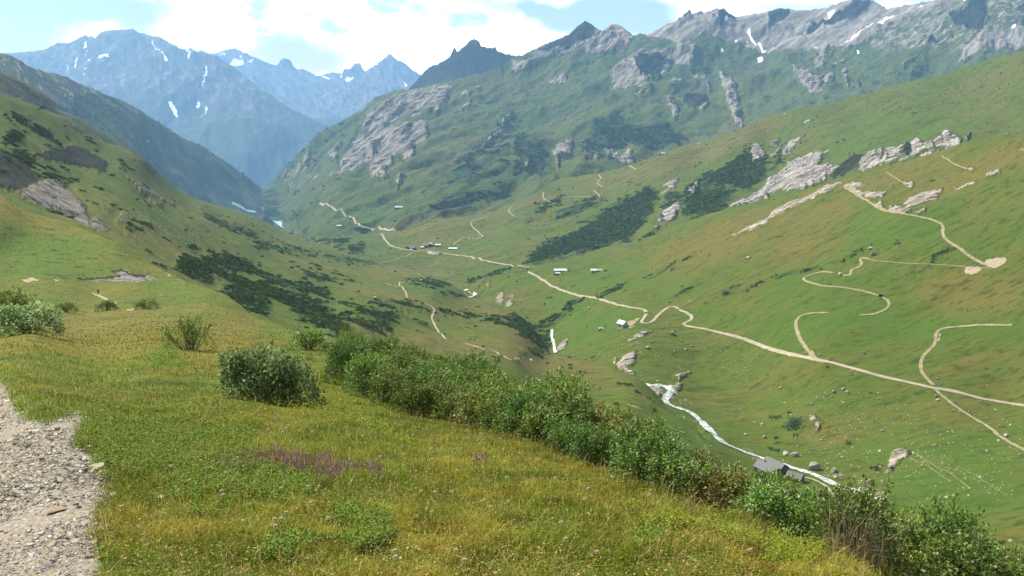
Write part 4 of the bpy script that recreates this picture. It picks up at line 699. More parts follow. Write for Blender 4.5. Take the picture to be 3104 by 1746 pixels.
house('shed', 'grey lean shed against the left side of the stone hut', 'shed', at(*Z(7, [(808,1015)])[0], R), math.radians(-40), 3.6, 3, 2.0, 1.0, M_WALL, M_SLATE, wins=1)
house('mountain_refuge', 'large grey slate roofed refuge beside the white river', 'refuge', at(768, 474, R), math.radians(-62), 14, 8, 3.2, 3.0, M_WALL, M_SLATE, wins=4, chimney=True)
house('mountain_refuge', 'second grey slate roofed refuge wing adjoining on the river side', 'refuge', at(775, 469.5, R), math.radians(-60), 13, 7.5, 2.8, 2.8, M_WALL, M_SLATE, wins=4)
house('stone_hut', 'small grey roofed hut right of the refuge beside the curved path', 'hut', at(795, 480, R), math.radians(-40), 8, 6, 2.4, 1.9, M_WALL, M_SLATE, wins=2)
vg = 'houses and barns of the valley hamlet'
for (x, y), L_, W_, H_, RH, yw, rm, lb in (
    ((728,448), 9.5, 8, 4.0, 2.4, 8, M_SLATE, 'grey roofed house at the far left end of the hamlet'), ((865,482), 15, 9, 4.2, 2.6, -14, M_SLATE, 'long house with a pale roof nearest the road fork in the hamlet'), ((828,515), 5.5, 5, 2.4, 1.4, 0, M_TIN, 'smallest pale roofed hut by the road below the long hamlet house'),
    ((1120,452), 8, 7, 3.2, 2.0, 5, M_TIN, 'small pale roofed house in the middle of the hamlet'), ((1225,420), 14, 13, 5.0, 3.6, -22, M_SLATE, 'largest dark slate roofed house in the hamlet'), ((1332,392), 6, 6, 6.0, 2.0, 12, M_TIN, 'narrow tall bluish roofed house behind the largest hamlet house'),
    ((1402,405), 7, 7, 4.2, 2.2, -4, M_SLATE, 'square grey house right of the narrow tall hamlet house'), ((1530,402), 14, 8, 3.6, 2.2, 0, M_TIN, 'long pale roofed barn at the right end of the hamlet row'), ((1918,478), 20, 10, 1.8, 2.4, -2, M_TIN, 'detached long white roofed barn in the green field right of the hamlet')):
    house('hamlet_house', lb, 'barn' if 'barn' in lb else 'house', at(*v6(x, y), VS), math.radians(yw), L_, W_, H_, RH, M_WALL, rm, vg, wins=max(1, int(L_ / 4)))
house('shed', 'dark small shed below the road right of the pale hamlet yard', 'shed', at(*v6(1592, 602), VS), 0, 6, 4, 2.2, 1.0, M_WOOD, M_SLATE, wins=1)
house('barn', 'distant long barn with white roof standing alone high in the green meadow', 'barn', at(*Z(6, [(1078,122)])[0], ['opp']), 0, 26, 10, 3.5, 3.2, M_WALL, M_TIN, wins=3)
house('barn', 'distant white roofed barn in the meadow below the winding road', 'barn', at(*Z(6, [(627,261)])[0], ['opp']), 0, 15, 8, 3, 2.6, M_WALL, M_TIN, wins=2)
house('shed', 'distant grey hut beside the bend of the winding road', 'shed', at(*Z(6, [(712,203)])[0], ['opp']), 0, 9, 7, 3, 2.0, M_WALL, M_SLATE, wins=1)
house('stone_hut', 'tiny pale house on the skyline of the grassy spur, right one of two', 'hut', at(*Z(3, [(1140,1166)])[0], VS), 0, 9, 7, 3.5, 2, M_WALLP, M_TIN, wins=2)
house('stone_hut', 'tiny dark house on the skyline of the grassy spur, left one of two', 'hut', at(*Z(3, [(1116,1172)])[0], VS), 0, 7, 6, 3.2, 2, M_WALL, M_SLATE, wins=2)
# pale dirt yards
def pad(name, pts, keys, mat, off):
    H = [np.array(hit(x, y, keys)) for x, y in pts]; c = np.mean(H, 0); V = [c]; 
    for f in (.5, 1): V += [c + (h - c) * f for h in H]
    V = [(v[0], v[1], drop(v[0], v[1], keys) + off) for v in V]; n = len(H)
    fs = [(0, 1 + k, 1 + (k + 1) % n, 1 + (k + 1) % n) for k in range(n)]; F3 = [(0, 1 + k, 1 + (k + 1) % n) for k in range(n)]
    for k in range(n):
        a, b = 1 + k, 1 + (k + 1) % n; F3 += [(a, a + n, b + n), (a, b + n, b)]
    link_obj(name, np_mesh(name, V, F3), mat, kind='structure')
pad('ground_yard', [v6(*p) for p in ((1230,570),(1270,545),(1320,530),(1330,550),(1440,580),(1560,605),(1540,618),(1400,622),(1290,612))], VS, M_ROAD, 1.0)
pad('ground_yard', Z(7, [(858,988),(885,976),(930,965),(975,948),(940,985),(905,1012),(880,1020),(862,1015)]), R, M_TRACK, .5)

# ------------------------------------------------------------------ vehicles
def car(label, loc, yaw, paint, tall=1.0):
    o = bpy.data.objects.new('parked_car', None); C.objects.link(o); o.location = loc; o.rotation_euler = (0, 0, yaw); o['label'] = label; o['category'] = 'car'; 
    prof = [(-2.1, .35), (2.1, .35), (2.15, .8), (1.2, 1.0 * tall), (.75, 1.55 * tall), (-1.75, 1.6 * tall), (-2.1, 1.0 * tall)]
    n = len(prof); V = [(x, -.85, z) for x, z in prof] + [(x, .85, z) for x, z in prof]
    link_obj('body', py_mesh('body', V, [tuple(range(n)), tuple(range(2 * n - 1, n - 1, -1))] + [(k, k + n, (k + 1) % n + n, (k + 1) % n) for k in range(n)]), paint, o)
    for sg in (-1, 1):
        V = []; F_ = []; box(V, F_, -1.5, .7, sg * .862 - .01, sg * .862 + .01, 1.05 * tall, 1.42 * tall); link_obj('window', py_mesh('window', V, F_), M_GLASS, o)
        for x in (-1.35, 1.35):
            V = []; F_ = []
            for yy in (-.1, .1): V += [(x + .34 * math.cos(a * math.pi / 6), sg * .8 + yy, .34 + .34 * math.sin(a * math.pi / 6)) for a in range(12)]
            F_ = [tuple(range(12)), tuple(range(23, 11, -1))] + [(k, k + 12, (k + 1) % 12 + 12, (k + 1) % 12) for k in range(12)]
            link_obj('wheel', py_mesh('wheel', V, F_), M_TYRE, o)
M_TYRE = flat_mat('tyre_rubber', (0.02, 0.02, 0.02), .8)
M_PAINTW = flat_mat('white_paint', (0.6, 0.68, 0.72), .35, .05); M_PAINTD = flat_mat('dark_paint', (0.04, 0.045, 0.05), .35, .1); M_PAINTG = flat_mat('grey_paint', (0.09, 0.10, 0.11), .35, .1)
def up(p, h): return (p[0], p[1], p[2] + h)
car('pale blue-white van standing at the end of the short hairpin track', up(at(*Z(8, [(550,628)])[0], R), .4), math.radians(5), M_PAINTW, 1.25)
car('dark car on the hairpin track just before its right hand bend', up(at(*Z(8, [(852,790)])[0], R), .4), math.radians(-18), M_PAINTD, 1.1)
car('grey car driving down the pale road bend above the stone hut', up(at(*Z(7, [(1012,918)])[0], R), .4), math.radians(70), M_PAINTG)

# ------------------------------------------------------------------ boulders
def boulder_mesh(seed, flat=.75):
    import bmesh
    bm = bmesh.new(); bmesh.ops.create_icosphere(bm, subdivisions=4, radius=1)
    r = np.random.default_rng(seed); P = np.array([v.co[:] for v in bm.verts])
    for _ in range(13):                                   # cleave flat faces off
        d = r.normal(size=3); d /= np.linalg.norm(d); k = r.uniform(.55, .85); t_ = P @ d
        P = P - np.outer(np.clip(t_ - k, 0, None), d)
    P *= (1 + .10 * fbm(P * 1.6, 4, seed))[:, None]; P[:, 2] *= flat
    for v, p in zip(bm.verts, P): v.co = p
    me = bpy.data.meshes.new('boulder'); bm.to_mesh(me); bm.free()
    for p in me.polygons: p.use_smooth = False
    return me
B_ME = [boulder_mesh(k, f) for k, f in ((1, .8), (2, .65), (3, .9), (4, .6), (5, 1.0))]
B_ME[0].materials.append(M_STONE); B_ME[1].materials.append(M_STONEL); B_ME[2].materials.append(M_STONE); B_ME[3].materials.append(M_STONEL); B_ME[4].materials.append(M_STONE)
rb = random.Random(3)
BLD = []
def boulder(p, wpx, keys, label, group=None, k=None, hk=1.0):
    loc = at(p[0], p[1], keys); s_ = wpx / 7.546 / F * loc[1] / 2 * 1.05
    k = rb.randrange(4) if k is None else k
    o = bpy.data.objects.new('boulder', B_ME[k]); C.objects.link(o)
    o.location = (loc[0], loc[1], loc[2] + s_ * .35); o.scale = (s_ * rb.uniform(.9, 1.1), s_ * rb.uniform(.8, 1.1), s_ * hk * rb.uniform(.85, 1.1)); o.rotation_euler = (rb.uniform(-.2, .2), rb.uniform(-.2, .2), rb.uniform(0, 6.28))
    o['label'] = label; o['category'] = 'boulder'
    if group: o['group'] = group
for reg, x, y, wd, lb in ((7,1210,1078,56,'large two-tone boulder with dark side standing alone below the road bend'), (7,1025,1178,40,'grey boulder downhill left of the large lone boulder'), (7,1782,505,44,'big pale boulder high on the tan pasture right of centre'), (7,665,1040,50,'low mossy boulder in the grass left of the stone hut'),
                          (12,130,532,52,'low brown boulder, left of a touching pair near the refuge'), (12,195,548,70,'round mossy boulder, right of a touching pair near the refuge'), (12,345,645,105,'large dark overhanging boulder beside the river bend'), (12,1795,395,42,'pale round boulder at the edge of the track'),
                          (12,567,45,40,'pale upright boulder at the top of the slope cluster'), (12,597,68,42,'grey slab boulder touching the pale upright one'), (12,765,750,66,'broad boulder above the white rapids'), (12,495,660,58,'angular grey boulder right of the dark overhanging one'), (12,862,360,32,'lone white boulder in mid slope below the junction'),
                          (7,45,1280,60,'big grey boulder beside the trail behind the shrubs'), (7,145,1275,34,'small boulder next to a brown patch behind the shrubs')):
    boulder(Z(reg, [(x, y)])[0], wd, R if (reg, x) not in ((7, 45), (7, 145)) else LF, lb, k=2 if wd > 60 else None, hk=1.25 if wd == 56 else 1)
GB = 'boulders scattered on the slope by the river'; LB = 'pale weathered boulder lying in the green slope below the main road'
for reg, pts in ((7, [(1262,1025,20),(1183,998,24),(1275,1128,20),(1360,1165,30),(1310,1190,26),(1228,1203,20),(1395,1140,14),(1580,1205,14),(1820,1278,20),(1750,1292,14),(1760,1328,12),(1165,1195,14),(970,1215,18),(1330,1075,14),(1500,1265,12),(1625,1122,12),(1900,1222,14),(975,1390,16),(975,1422,22),(1100,1430,26),(1140,1030,14),(1525,1078,12),(1060,1345,14),(1215,1325,12),(548,1265,26)]),
                 (12, [(497,60,30),(545,68,18),(430,67,18),(370,105,20),(420,107,18),(485,98,20),(833,70,20),(838,115,20),(1030,12,18),(1262,95,30),(1282,124,34),(1100,95,16),(623,178,24),(700,178,20),(545,165,20),(560,218,14),(330,157,30),(1002,243,16),(830,255,12),(745,252,12),(1135,210,14),(1210,375,26),(1208,350,18),(1215,395,12),(1130,270,12),(1090,462,20),(1255,468,26),(1488,465,20),(1365,450,20),(1740,432,34),(1650,510,30),(1600,422,14),(1900,535,30),(1690,570,20),(437,494,20),(600,527,20),(560,553,26),(225,470,20),(90,487,14),(845,627,24),(1040,708,16),(508,707,34),(548,700,28),(550,725,26),(445,640,24),(450,605,22),(430,625,18),(560,652,16),(270,648,16),(640,757,18),(730,760,16),(1095,525,30),(1050,505,22),(1520,790,22),(430,430,16),(385,457,16),(400,425,20),(95,30,26),(40,5,16),(680,252,12),(1715,200,24),(1600,130,16),(1850,175,20),(1660,12,18)]),
                 (11, [(1535,90,12),(1548,160,14),(1605,195,22),(1725,192,20),(1738,262,30),(1830,288,18),(1885,308,30),(1765,385,34),(1905,405,36),(1683,430,12),(1795,430,12),(1235,243,18),(1200,268,34),(1500,478,26),(1790,12,20),(1885,38,20),(1545,90,14)]),
                 (8, [(1515,1278,20),(1795,1295,14),(1280,1412,26),(1225,1132,16),(635,1348,20),(622,1362,16),(665,1380,14),(612,1415,16),(850,1412,16),(170,1243,22),(168,1345,20),(80,1388,20),(390,1232,30),(430,418,18),(925,1265,14),(875,1300,10),(770,430,40),(795,475,44),(370,1018,12)]),
                 (7, [(1050,575,26),(1082,646,20),(828,752,18),(1425,400,12),(1370,455,16),(1745,515,18),(66,832,26),(580,882,30),(1725,818,16),(1345,833,24)])):
    for x, y, wd in pts: BLD.append((Z(reg, [(x, y)])[0], wd))
# every scattered boulder is told apart by the landmark it lies nearest to, on which side, and its rank there
MARKS = {'the grey roofed refuge': (768, 466), 'the road fork of the curved track': (812, 359), 'the crossing of road and track': (934, 389), 'the dark overhanging boulder': (813, 470), 'the dark bush patch': (794, 423),
         'the stone hut': (622, 326), 'the long white-roofed barn': (560, 271), 'the upper bend of the white river': (668, 393), 'the pale round trackside boulder': (1006, 436), 'the striped rock scar': (893, 461),
         'the big lone two-tone boulder': (672, 334), 'the two bare earth patches': (985, 267), 'the hairpin track': (880, 300), 'the double hairpin of the road': (690, 318), 'the upright slab cluster': (845, 392)}
ORD = ['nearest', 'second nearest', 'third nearest', 'fourth nearest', 'fifth nearest', 'sixth nearest', 'seventh nearest', 'eighth nearest', 'ninth nearest', 'tenth nearest', 'eleventh nearest', 'twelfth nearest']
bins = {}
for p, wd in BLD:
    k = min(MARKS, key=lambda m: math.dist(MARKS[m], p)); dx_, dy_ = p[0] - MARKS[k][0], p[1] - MARKS[k][1]
    side = ('above' if dy_ < 0 else 'below') if abs(dy_) > abs(dx_) else ('left of' if dx_ < 0 else 'right of')
    bins.setdefault((k, side), []).append((math.hypot(dx_, dy_), p, wd))
for (k, side), L_ in bins.items():
    L_.sort()
    for i, (_, p, wd) in enumerate(L_):
        boulder(p, wd, R, f"pale boulder {ORD[i]} {side} {k}" if len(L_) > 1 else f"only pale boulder lying {side} {k}", GB)
for reg, x, y, wd, lb in ((6,588,590,26,'dark topped boulder on the brown bench across from the hamlet'), (6,900,803,34,'shrubby boulder in the meadow left of the valley trail'), (6,1708,918,26,'flat boulder on the tan meadow left of the rock bank')):
    boulder(Z(reg, [(x, y)])[0], wd, LF, lb)

# ------------------------------------------------------------------ lone conifer
def leaf_quads(c, d, s, Ln, Wd, fold=.18):
    """c base, d direction, s side: returns verts (n*5) and quads (n*2)"""
    n = len(c); Ln = np.broadcast_to(Ln, (n,))[:, None]; Wd = np.broadcast_to(Wd, (n,))[:, None]; nn = np.cross(d, s)
    V = np.stack([c, c + d * Ln * .5 + s * Wd * .5 + nn * Wd * fold, c + d * Ln, c + d * Ln * .5 - s * Wd * .5 + nn * Wd * fold, c + d * Ln * .5], 1).reshape(-1, 3)
    i = np.arange(n)[:, None] * 5
    return V, np.concatenate([i + np.array([[0, 1, 2, 4]]), i + np.array([[0, 4, 2, 3]])], 0)
def unit(v): return v / np.maximum(np.linalg.norm(v, axis=-1, keepdims=True), 1e-9)
def leaf_mat(name, translu=.3):
    m = bpy.data.materials.new(name); m.use_nodes = True; t = NT(m.node_tree); t.n.clear()
    a = t.attr('col').outputs['Color']
    if translu == .3:
        rnd = t.node('ShaderNodeObjectInfo').outputs['Random']; hs = t.node('ShaderNodeHueSaturation'); t.put(hs.inputs['Color'], a)
        t.put(hs.inputs['Hue'], t.math('MULTIPLY_ADD', rnd, -.045, .515)); t.put(hs.inputs['Value'], t.math('MULTIPLY_ADD', t.math('FRACT', t.math('MULTIPLY', rnd, 7.3)), .55, .78)); a = hs.outputs[0]
    df = t.node('ShaderNodeBsdfDiffuse'); tr = t.node('ShaderNodeBsdfTranslucent'); mx = t.node('ShaderNodeMixShader'); mx.inputs[0].default_value = translu
    t.put(df.inputs[0], a); t.put(tr.inputs[0], a); t.l.new(df.outputs[0], mx.inputs[1]); t.l.new(tr.outputs[0], mx.inputs[2])
    gl = t.node('ShaderNodeBsdfGlossy'); gl.inputs['Roughness'].default_value = .5; gl.inputs[0].default_value = (.7, .8, .6, 1); m2 = t.node('ShaderNodeMixShader'); m2.inputs[0].default_value = .02
    t.l.new(mx.outputs[0], m2.inputs[1]); t.l.new(gl.outputs[0], m2.inputs[2])
    o = t.node('ShaderNodeOutputMaterial'); t.l.new(m2.outputs[0], o.inputs[0]); return m
M_LEAF = leaf_mat('leaf'); M_GRASS = leaf_mat('grass_blade', .35); M_NEEDLE = leaf_mat('needle', .1)
M_BARK = flat_mat('shrub_bark', (0.16, 0.12, 0.085), .9, .4, 8)
def tube(V, F_, P, r0, r1, k=5):
    P = np.array(P, float); n = len(P); b = len(V); tg = unit(np.gradient(P, axis=0))
    for i in range(n):
        a = unit(np.cross(tg[i], [0.31, .2, 1.0] if abs(tg[i][2]) < .9 else [1, 0, 0.])); c_ = np.cross(tg[i], a); r = r0 + (r1 - r0) * i / (n - 1)
        for j in range(k):
            an = 2 * math.pi * j / k; V.append(tuple(P[i] + r * (math.cos(an) * a + math.sin(an) * c_)))
    for i in range(n - 1):
        for j in range(k): F_.append((b + i * k + j, b + i * k + (j + 1) % k, b + (i + 1) * k + (j + 1) % k, b + (i + 1) * k + j))
def conifer(loc, h, label):
    o = bpy.data.objects.new('conifer_tree', None); C.objects.link(o); o.location = loc; o['label'] = label; o['category'] = 'tree'
    V = []; F_ = []; tube(V, F_, [(0, 0, -1), (0, 0, h * .5), (0, 0, h)], h * .03, .02); link_obj('trunk', py_mesh('trunk', V, F_), M_BARK, o)
    n = 1400; t_ = RNG.uniform(.08, 1, n) ** .8; an = RNG.uniform(0, 6.28, n); rr = (1 - t_) * h * .24 * (.5 + .5 * np.abs(np.sin(t_ * 28))) * RNG.uniform(.4, 1, n)
    c = np.c_[rr * np.cos(an), rr * np.sin(an), t_ * h - rr * .3]; d = unit(np.c_[np.cos(an), np.sin(an), RNG.uniform(-.6, .2, n)]); s_ = unit(np.cross(d, RNG.normal(size=(n, 3))))
    V, Q = leaf_quads(c, d, s_, h * .07, h * .03); col = np.repeat(np.array([[.015, .035, .014]]) * RNG.uniform(.6, 1.5, (n, 1)), 5, 0)
    link_obj('crown', np_mesh('crown', V, Q, False, {'col': col}), M_NEEDLE, o)
conifer(at(*Z(7, [(430,598)])[0], R), 5.4, 'lone dark conifer at the right end of the long white-roofed barn')

# ------------------------------------------------------------------ alder scrub on the valley sides (uncountable)
def scrub(key, name, r, n, leafs, sz, ylim=(300, 9e9), colr=(.044, .084, .022), thr=.55, label=None):
    s = SHEETS[key]; m = s.M['shrub'] * .85; V3 = s.flatV; q = s.q
    nz = fbm(V3 / (r * 9), 4, 61) * 1.3
    ok = np.nonzero((m + nz * .9 > thr) & (V3[:, 1] > ylim[0]) & (V3[:, 1] < ylim[1]) & (q[:, 0] > -30) & (q[:, 0] < 1054))[0]
    if len(ok) == 0: return
    n = min(n, len(ok) * 2); pk = RNG.choice(ok, n); Y = V3[pk, 1]
    R_ = r * RNG.uniform(.5, 1.25, n) * np.clip(Y / Y.mean(), .5, 1.3); base = V3[pk] + RNG.normal(size=(n, 3)) * np.array([1, 1, 0]) * R_[:, None] * .5
    d = unit(RNG.normal(size=(n, leafs, 3)) * np.array([1, 1, .8])); d[..., 2] = np.abs(d[..., 2]); rad = RNG.uniform(.55, 1.0, (n, leafs, 1))
    c = base[:, None] + d * rad * R_[:, None, None] * np.array([1, 1, .85]); c = c.reshape(-1, 3)
    dd = unit(RNG.normal(size=c.shape) + d.reshape(-1, 3) * .6); ss_ = unit(np.cross(dd, RNG.normal(size=c.shape)))
    L = np.repeat(R_, leafs) * sz; V, Q = leaf_quads(c - dd * L[:, None] * .5, dd, ss_, L, L * .8)
    cc = np.array(colr)[None] * RNG.uniform(.55, 1.7, (n, 1)) * (1 + np.c_[RNG.uniform(-.1, .5, n), np.zeros(n), RNG.uniform(-.1, .1, n)])
    cc = np.repeat(np.repeat(cc, leafs, 0) * RNG.uniform(.75, 1.3, (n * leafs, 1)), 5, 0)
    link_obj(name, np_mesh(name, V, Q, False, {'col': cc}), M_NEEDLE, kind='stuff')
scrub('left', 'alder_scrub', 1.7, 12000, 26, .55, (330, 2500), thr=.46)
scrub('right', 'alder_scrub', 1.3, 2200, 24, .55)
scrub('village_spur', 'alder_scrub', 3.4, 7000, 22, .55)
scrub('opp', 'alder_scrub', 7, 6000, 20, .6, thr=.72, colr=(.046, .078, .030))

# ------------------------------------------------------------------ foreground shrubs
def shrub_protos():
    out = []
    for seed, (rad, h, nst, nlf, broad) in enumerate(((.78, 1.15, 26, 3600, 1), (.68, .95, 22, 3000, 1), (.85, 1.3, 30, 4600, 1), (.6, .8, 34, 2000, 0), (.92, .95, 26, 4200, 2), (.74, 1.0, 26, 2700, 3))):
        r = np.random.default_rng(100 + seed); V = []; F_ = []; tips = []; paths = []
        for k in range(nst):
            a = r.uniform(0, 6.283); el = r.uniform(.15, 1.0); hh = h * (.55 + .5 * math.sqrt(1 - (el * .85) ** 2)) * r.uniform(.8, 1.08); x1 = rad * el
            P = [(0.12 * math.cos(a) * r.uniform(0, 1), 0.12 * math.sin(a), -.08)]
            for f in (.3, .6, .85, 1): P.append((x1 * f ** .8 * math.cos(a + .3 * f) + r.normal() * .03, x1 * f ** .8 * math.sin(a + .3 * f) + r.normal() * .03, hh * f ** 1.15))
            tube(V, F_, P, .011, .003, 4); paths.append(np.array(P))
            for _ in range(3):
                j = r.integers(2, 4); b0 = np.array(P[j]); d = unit(r.normal(size=3) + np.array([math.cos(a), math.sin(a), 1.0])) * r.uniform(.15, .35)
                Q_ = [b0, b0 + d * .5 + (0, 0, .02), b0 + d]; tube(V, F_, Q_, .005, .002, 3); paths.append(np.array([b0, b0, b0 + d * .5, b0 + d * .8, b0 + d]))
        st = py_mesh('stem', V, F_)
        n = nlf; pi = r.integers(0, len(paths), n); tt = r.uniform(.10, 1, n) ** .75 * 3.999; PP = np.array(paths); j = tt.astype(int); f = (tt - j)[:, None]
        c = PP[pi, j] * (1 - f) + PP[pi, j + 1] * f + r.normal(size=(n, 3)) * .035
        dn = int(n * .5); dd_ = unit(r.normal(size=(dn, 3))); dd_[:, 2] = np.abs(dd_[:, 2]); lump = 1 + .22 * pnoise(dd_ * 2.6 + seed, seed)
        c[:dn] = dd_ * np.array([rad, rad, h * .95]) * (r.uniform(.62, 1.0, (dn, 1)) ** .6) * lump[:, None] + np.array([0, 0, .02])
        out_ = unit(c * np.array([1, 1, .5])); d = unit(out_ * .8 + r.normal(size=(n, 3)) * .7 + np.array([0, 0, .15])); s_ = unit(np.cross(d, np.array([0, 0, 1.]) + r.normal(size=(n, 3)) * .45))
        L = r.uniform(.040, .080, n) * (1 if broad else .95); W_ = L * (r.uniform(.62, .85, n) if broad else r.uniform(.3, .45, n))
        base = np.where(r.random((n, 1)) < .32, np.array([[.125, .185, .050]]), np.array([[.060, .122, .014]]))
        base = np.where(r.random((n, 1)) < .07, np.array([[.24, .27, .19]]), base); base = np.where(r.random((n, 1)) < .04, np.array([[.14, .09, .03]]), base)
        if broad == 2: base = np.where(r.random((n, 1)) < .62, np.array([[.20, .26, .125]]), base); L = L * 1.35; W_ = W_ * 1.35
        if broad == 3: base = np.where(r.random((n, 1)) < .42, np.array([[.13, .09, .03]]), base)
        if not broad: base = base * np.array([[1.2, 1.15, .9]])
        LV, LQ = leaf_quads(c, d, s_, L, W_, .14)
        col = np.repeat(base * r.uniform(.7, 1.35, (n, 1)) * (.75 + .35 * (c[:, 2:] / h)), 5, 0)  # leaf colour darkens towards the base, painting in the shade there
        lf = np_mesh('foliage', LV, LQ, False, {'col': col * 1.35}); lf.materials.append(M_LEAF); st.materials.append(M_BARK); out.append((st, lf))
    return out
PROTO = shrub_protos(); SHR = []
def shrub(loc, k, sc, label, group=None, rot=None, name='alder_shrub', zs=1.0):
    o = bpy.data.objects.new(name, None); C.objects.link(o); o.location = loc; o.rotation_euler = (0, 0, RNG.uniform(0, 6.28) if rot is None else rot)
    o.scale = (sc, sc, sc * zs); o['label'] = label; o['category'] = 'shrub'
    if group: o['group'] = group
    for nm, me in (('stem', PROTO[k][0]), ('foliage', PROTO[k][1])):
        c = bpy.data.objects.new(nm, me); C.objects.link(c); c.parent = o
    SHR.append(o); return o
N_ = ['near']
shrub(at(260, 399, N_, .05), 4, .98, 'pale leaved willow shrub standing alone in the meadow, left half of the large one', name='willow_shrub', rot=1, zs=1.3); 
shrub(at(287, 402, N_, .05), 4, .86, 'pale leaved willow shrub standing alone in the meadow, right half of the large one', name='willow_shrub', rot=2, zs=1.3)
shrub(at(308, 350, N_, .1), 1, 2.0, 'dark round alder shrub near the crest above the pale willow', rot=.5, zs=.72)
shrub(at(189, 350, N_, .1), 3, 2.2, 'sparse light green shrub in the middle of the tan meadow', rot=.2, name='willow_shrub', zs=.9)
shrub(at(30, 334, N_, .1), 4, 2.0, 'big rounded willow shrub at the left edge of the meadow', rot=.9, name='willow_shrub', zs=.95)
shrub(at(12, 331, N_, .1), 2, 2.3, 'lower left lobe of shrub beside the big rounded willow', rot=2.1, name='willow_shrub')
shrub(at(65, 312, N_, .1), 1, 2.8, 'low loose green shrub right of the big rounded willow', rot=1.1, zs=.6)
shrub(at(107, 310.5, N_, .1), 1, 2.9, 'dark compact shrub below the bright bare trail', rot=2.1, zs=.65)
shrub(at(147, 309, N_, .1), 0, 2.8, 'dark compact shrub right of the bare earth scrape', rot=3.3, zs=.55)
# the shrub belt on the edge of the meadow
front = [(345,394),(372,401),(400,412),(430,420),(470,427),(512,436),(546,448),(597,471),(644,490),(684,503),(764,530),(828,550),(887,578),(960,610),(1060,655)]
sN = SHEETS['near']; fx = np.array(front, float); gq = sN.q; gV = sN.flatV
crx = np.array([(c[0], c[1]) for c in SA], float)
ok = (gq[:, 0] > 345) & (gq[:, 0] < 1060) & (gq[:, 1] < np.interp(gq[:, 0], fx[:, 0], fx[:, 1]) - 3)
ok &= ~((gq[:, 0] < 400) & (gq[:, 1] > 352 + (400 - gq[:, 0]) * .0) & (gq[:, 1] < 376) & (gq[:, 0] < 385))
cand = gV[ok]; cand = cand[RNG.permutation(len(cand))]; wts = None
pts = []
def try_add(p, dmin):
    for q_ in pts:
        if (q_[0] - p[0]) ** 2 + (q_[1] - p[1]) ** 2 < dmin * dmin: return False
    pts.append(tuple(p)); return True
for p in cand[:60000]:
    if len(pts) >= 215: break
    try_add(p, .62 if p[1] < 20 else (.85 if p[1] < 32 else 1.5))
# beyond the edge, on the falling side
for p0 in list(pts):
    if len(pts) >= 265: break
    q_ = (p0[0] + .9, p0[1] + 1.0, 0); z = drop(q_[0], q_[1], N_)
    if z is not None and z > -60: try_add((q_[0], q_[1], z), .75)
print('pts', [(round(p[0],1),round(p[1],1)) for p in sorted(pts)][-25:])
for k, (x, y, z) in enumerate(sorted(pts, key=lambda p: p[1])):
    sc = (.60 if x / y * F > 395 else .52 if x / y * F > 285 else .66 if y < 16 else .87 if y < 30 else 1.0) * RNG.uniform(.8, 1.15)
    vx = 512 + x / y * F
    kk_ = int(RNG.integers(0, 3)) if RNG.random() > (.45 if 590 < vx < 780 else .06) else 5
    if kk_ != 5 and RNG.random() < .12: kk_ = 3
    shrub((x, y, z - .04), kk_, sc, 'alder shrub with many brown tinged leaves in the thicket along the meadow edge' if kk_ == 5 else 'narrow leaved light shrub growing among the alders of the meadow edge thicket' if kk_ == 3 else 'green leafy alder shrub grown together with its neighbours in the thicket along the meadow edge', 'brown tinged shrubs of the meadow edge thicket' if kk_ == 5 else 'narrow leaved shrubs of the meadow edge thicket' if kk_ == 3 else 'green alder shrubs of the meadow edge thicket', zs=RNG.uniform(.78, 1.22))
print('shrubs', len(SHR))

# ------------------------------------------------------------------ meadow grass, herbs, heather
G = sN.G; nR, nC = G.shape[:2]; PXg = sN.px; QY = sN.q[:, 1].reshape(nR, nC); gm = sN.M['gravel'].reshape(nR, nC)
def scatter(n, ymax_, polys=None, soft=6, gravel=.45, thr=.3):
    """random points over the meadow surface"""
    P_, Q_ = [], []; got = 0
    while got < n:
        u = RNG.uniform(0, nC - 1.001, n); v = RNG.uniform(0, nR - 1.001, n); i = v.astype(int); j = u.astype(int); fu = (u - j)[:, None]; fv = (v - i)[:, None]
        p = (G[i, j] * (1 - fu) + G[i, j + 1] * fu) * (1 - fv) + (G[i + 1, j] * (1 - fu) + G[i + 1, j + 1] * fu) * fv
        q = np.c_[PXg[j] + fu[:, 0] * 1.25, QY[i, j]]
        k = (p[:, 1] < ymax_) & (gm[i, j] + RNG.uniform(-.35, .35, n) * (1 if gravel > 0 else 0) + fbm(np.c_[p[:, 0] * 2.5, p[:, 1] * 2.5, p[:, 0] * 0], 3, 2) * .5 < gravel) & (q[:, 0] > -60) & (q[:, 0] < 1080)
        pn = np.maximum(QY[0, j] - QY[-1, j], 1); k &= RNG.random(n) < pn / 400
        if polys is not None: pm = poly_mask(q, polys, soft); k &= (pm > .03) & ((pm + fbm(np.c_[p[:, 0] * 2.2, p[:, 1] * 2.2, p[:, 0] * 0], 3, 5) * 1.3) > thr)
        P_.append(p[k]); Q_.append(q[k]); got += k.sum()
        if len(P_) > 60: break
    return np.concatenate(P_)[:n], np.concatenate(Q_)[:n]
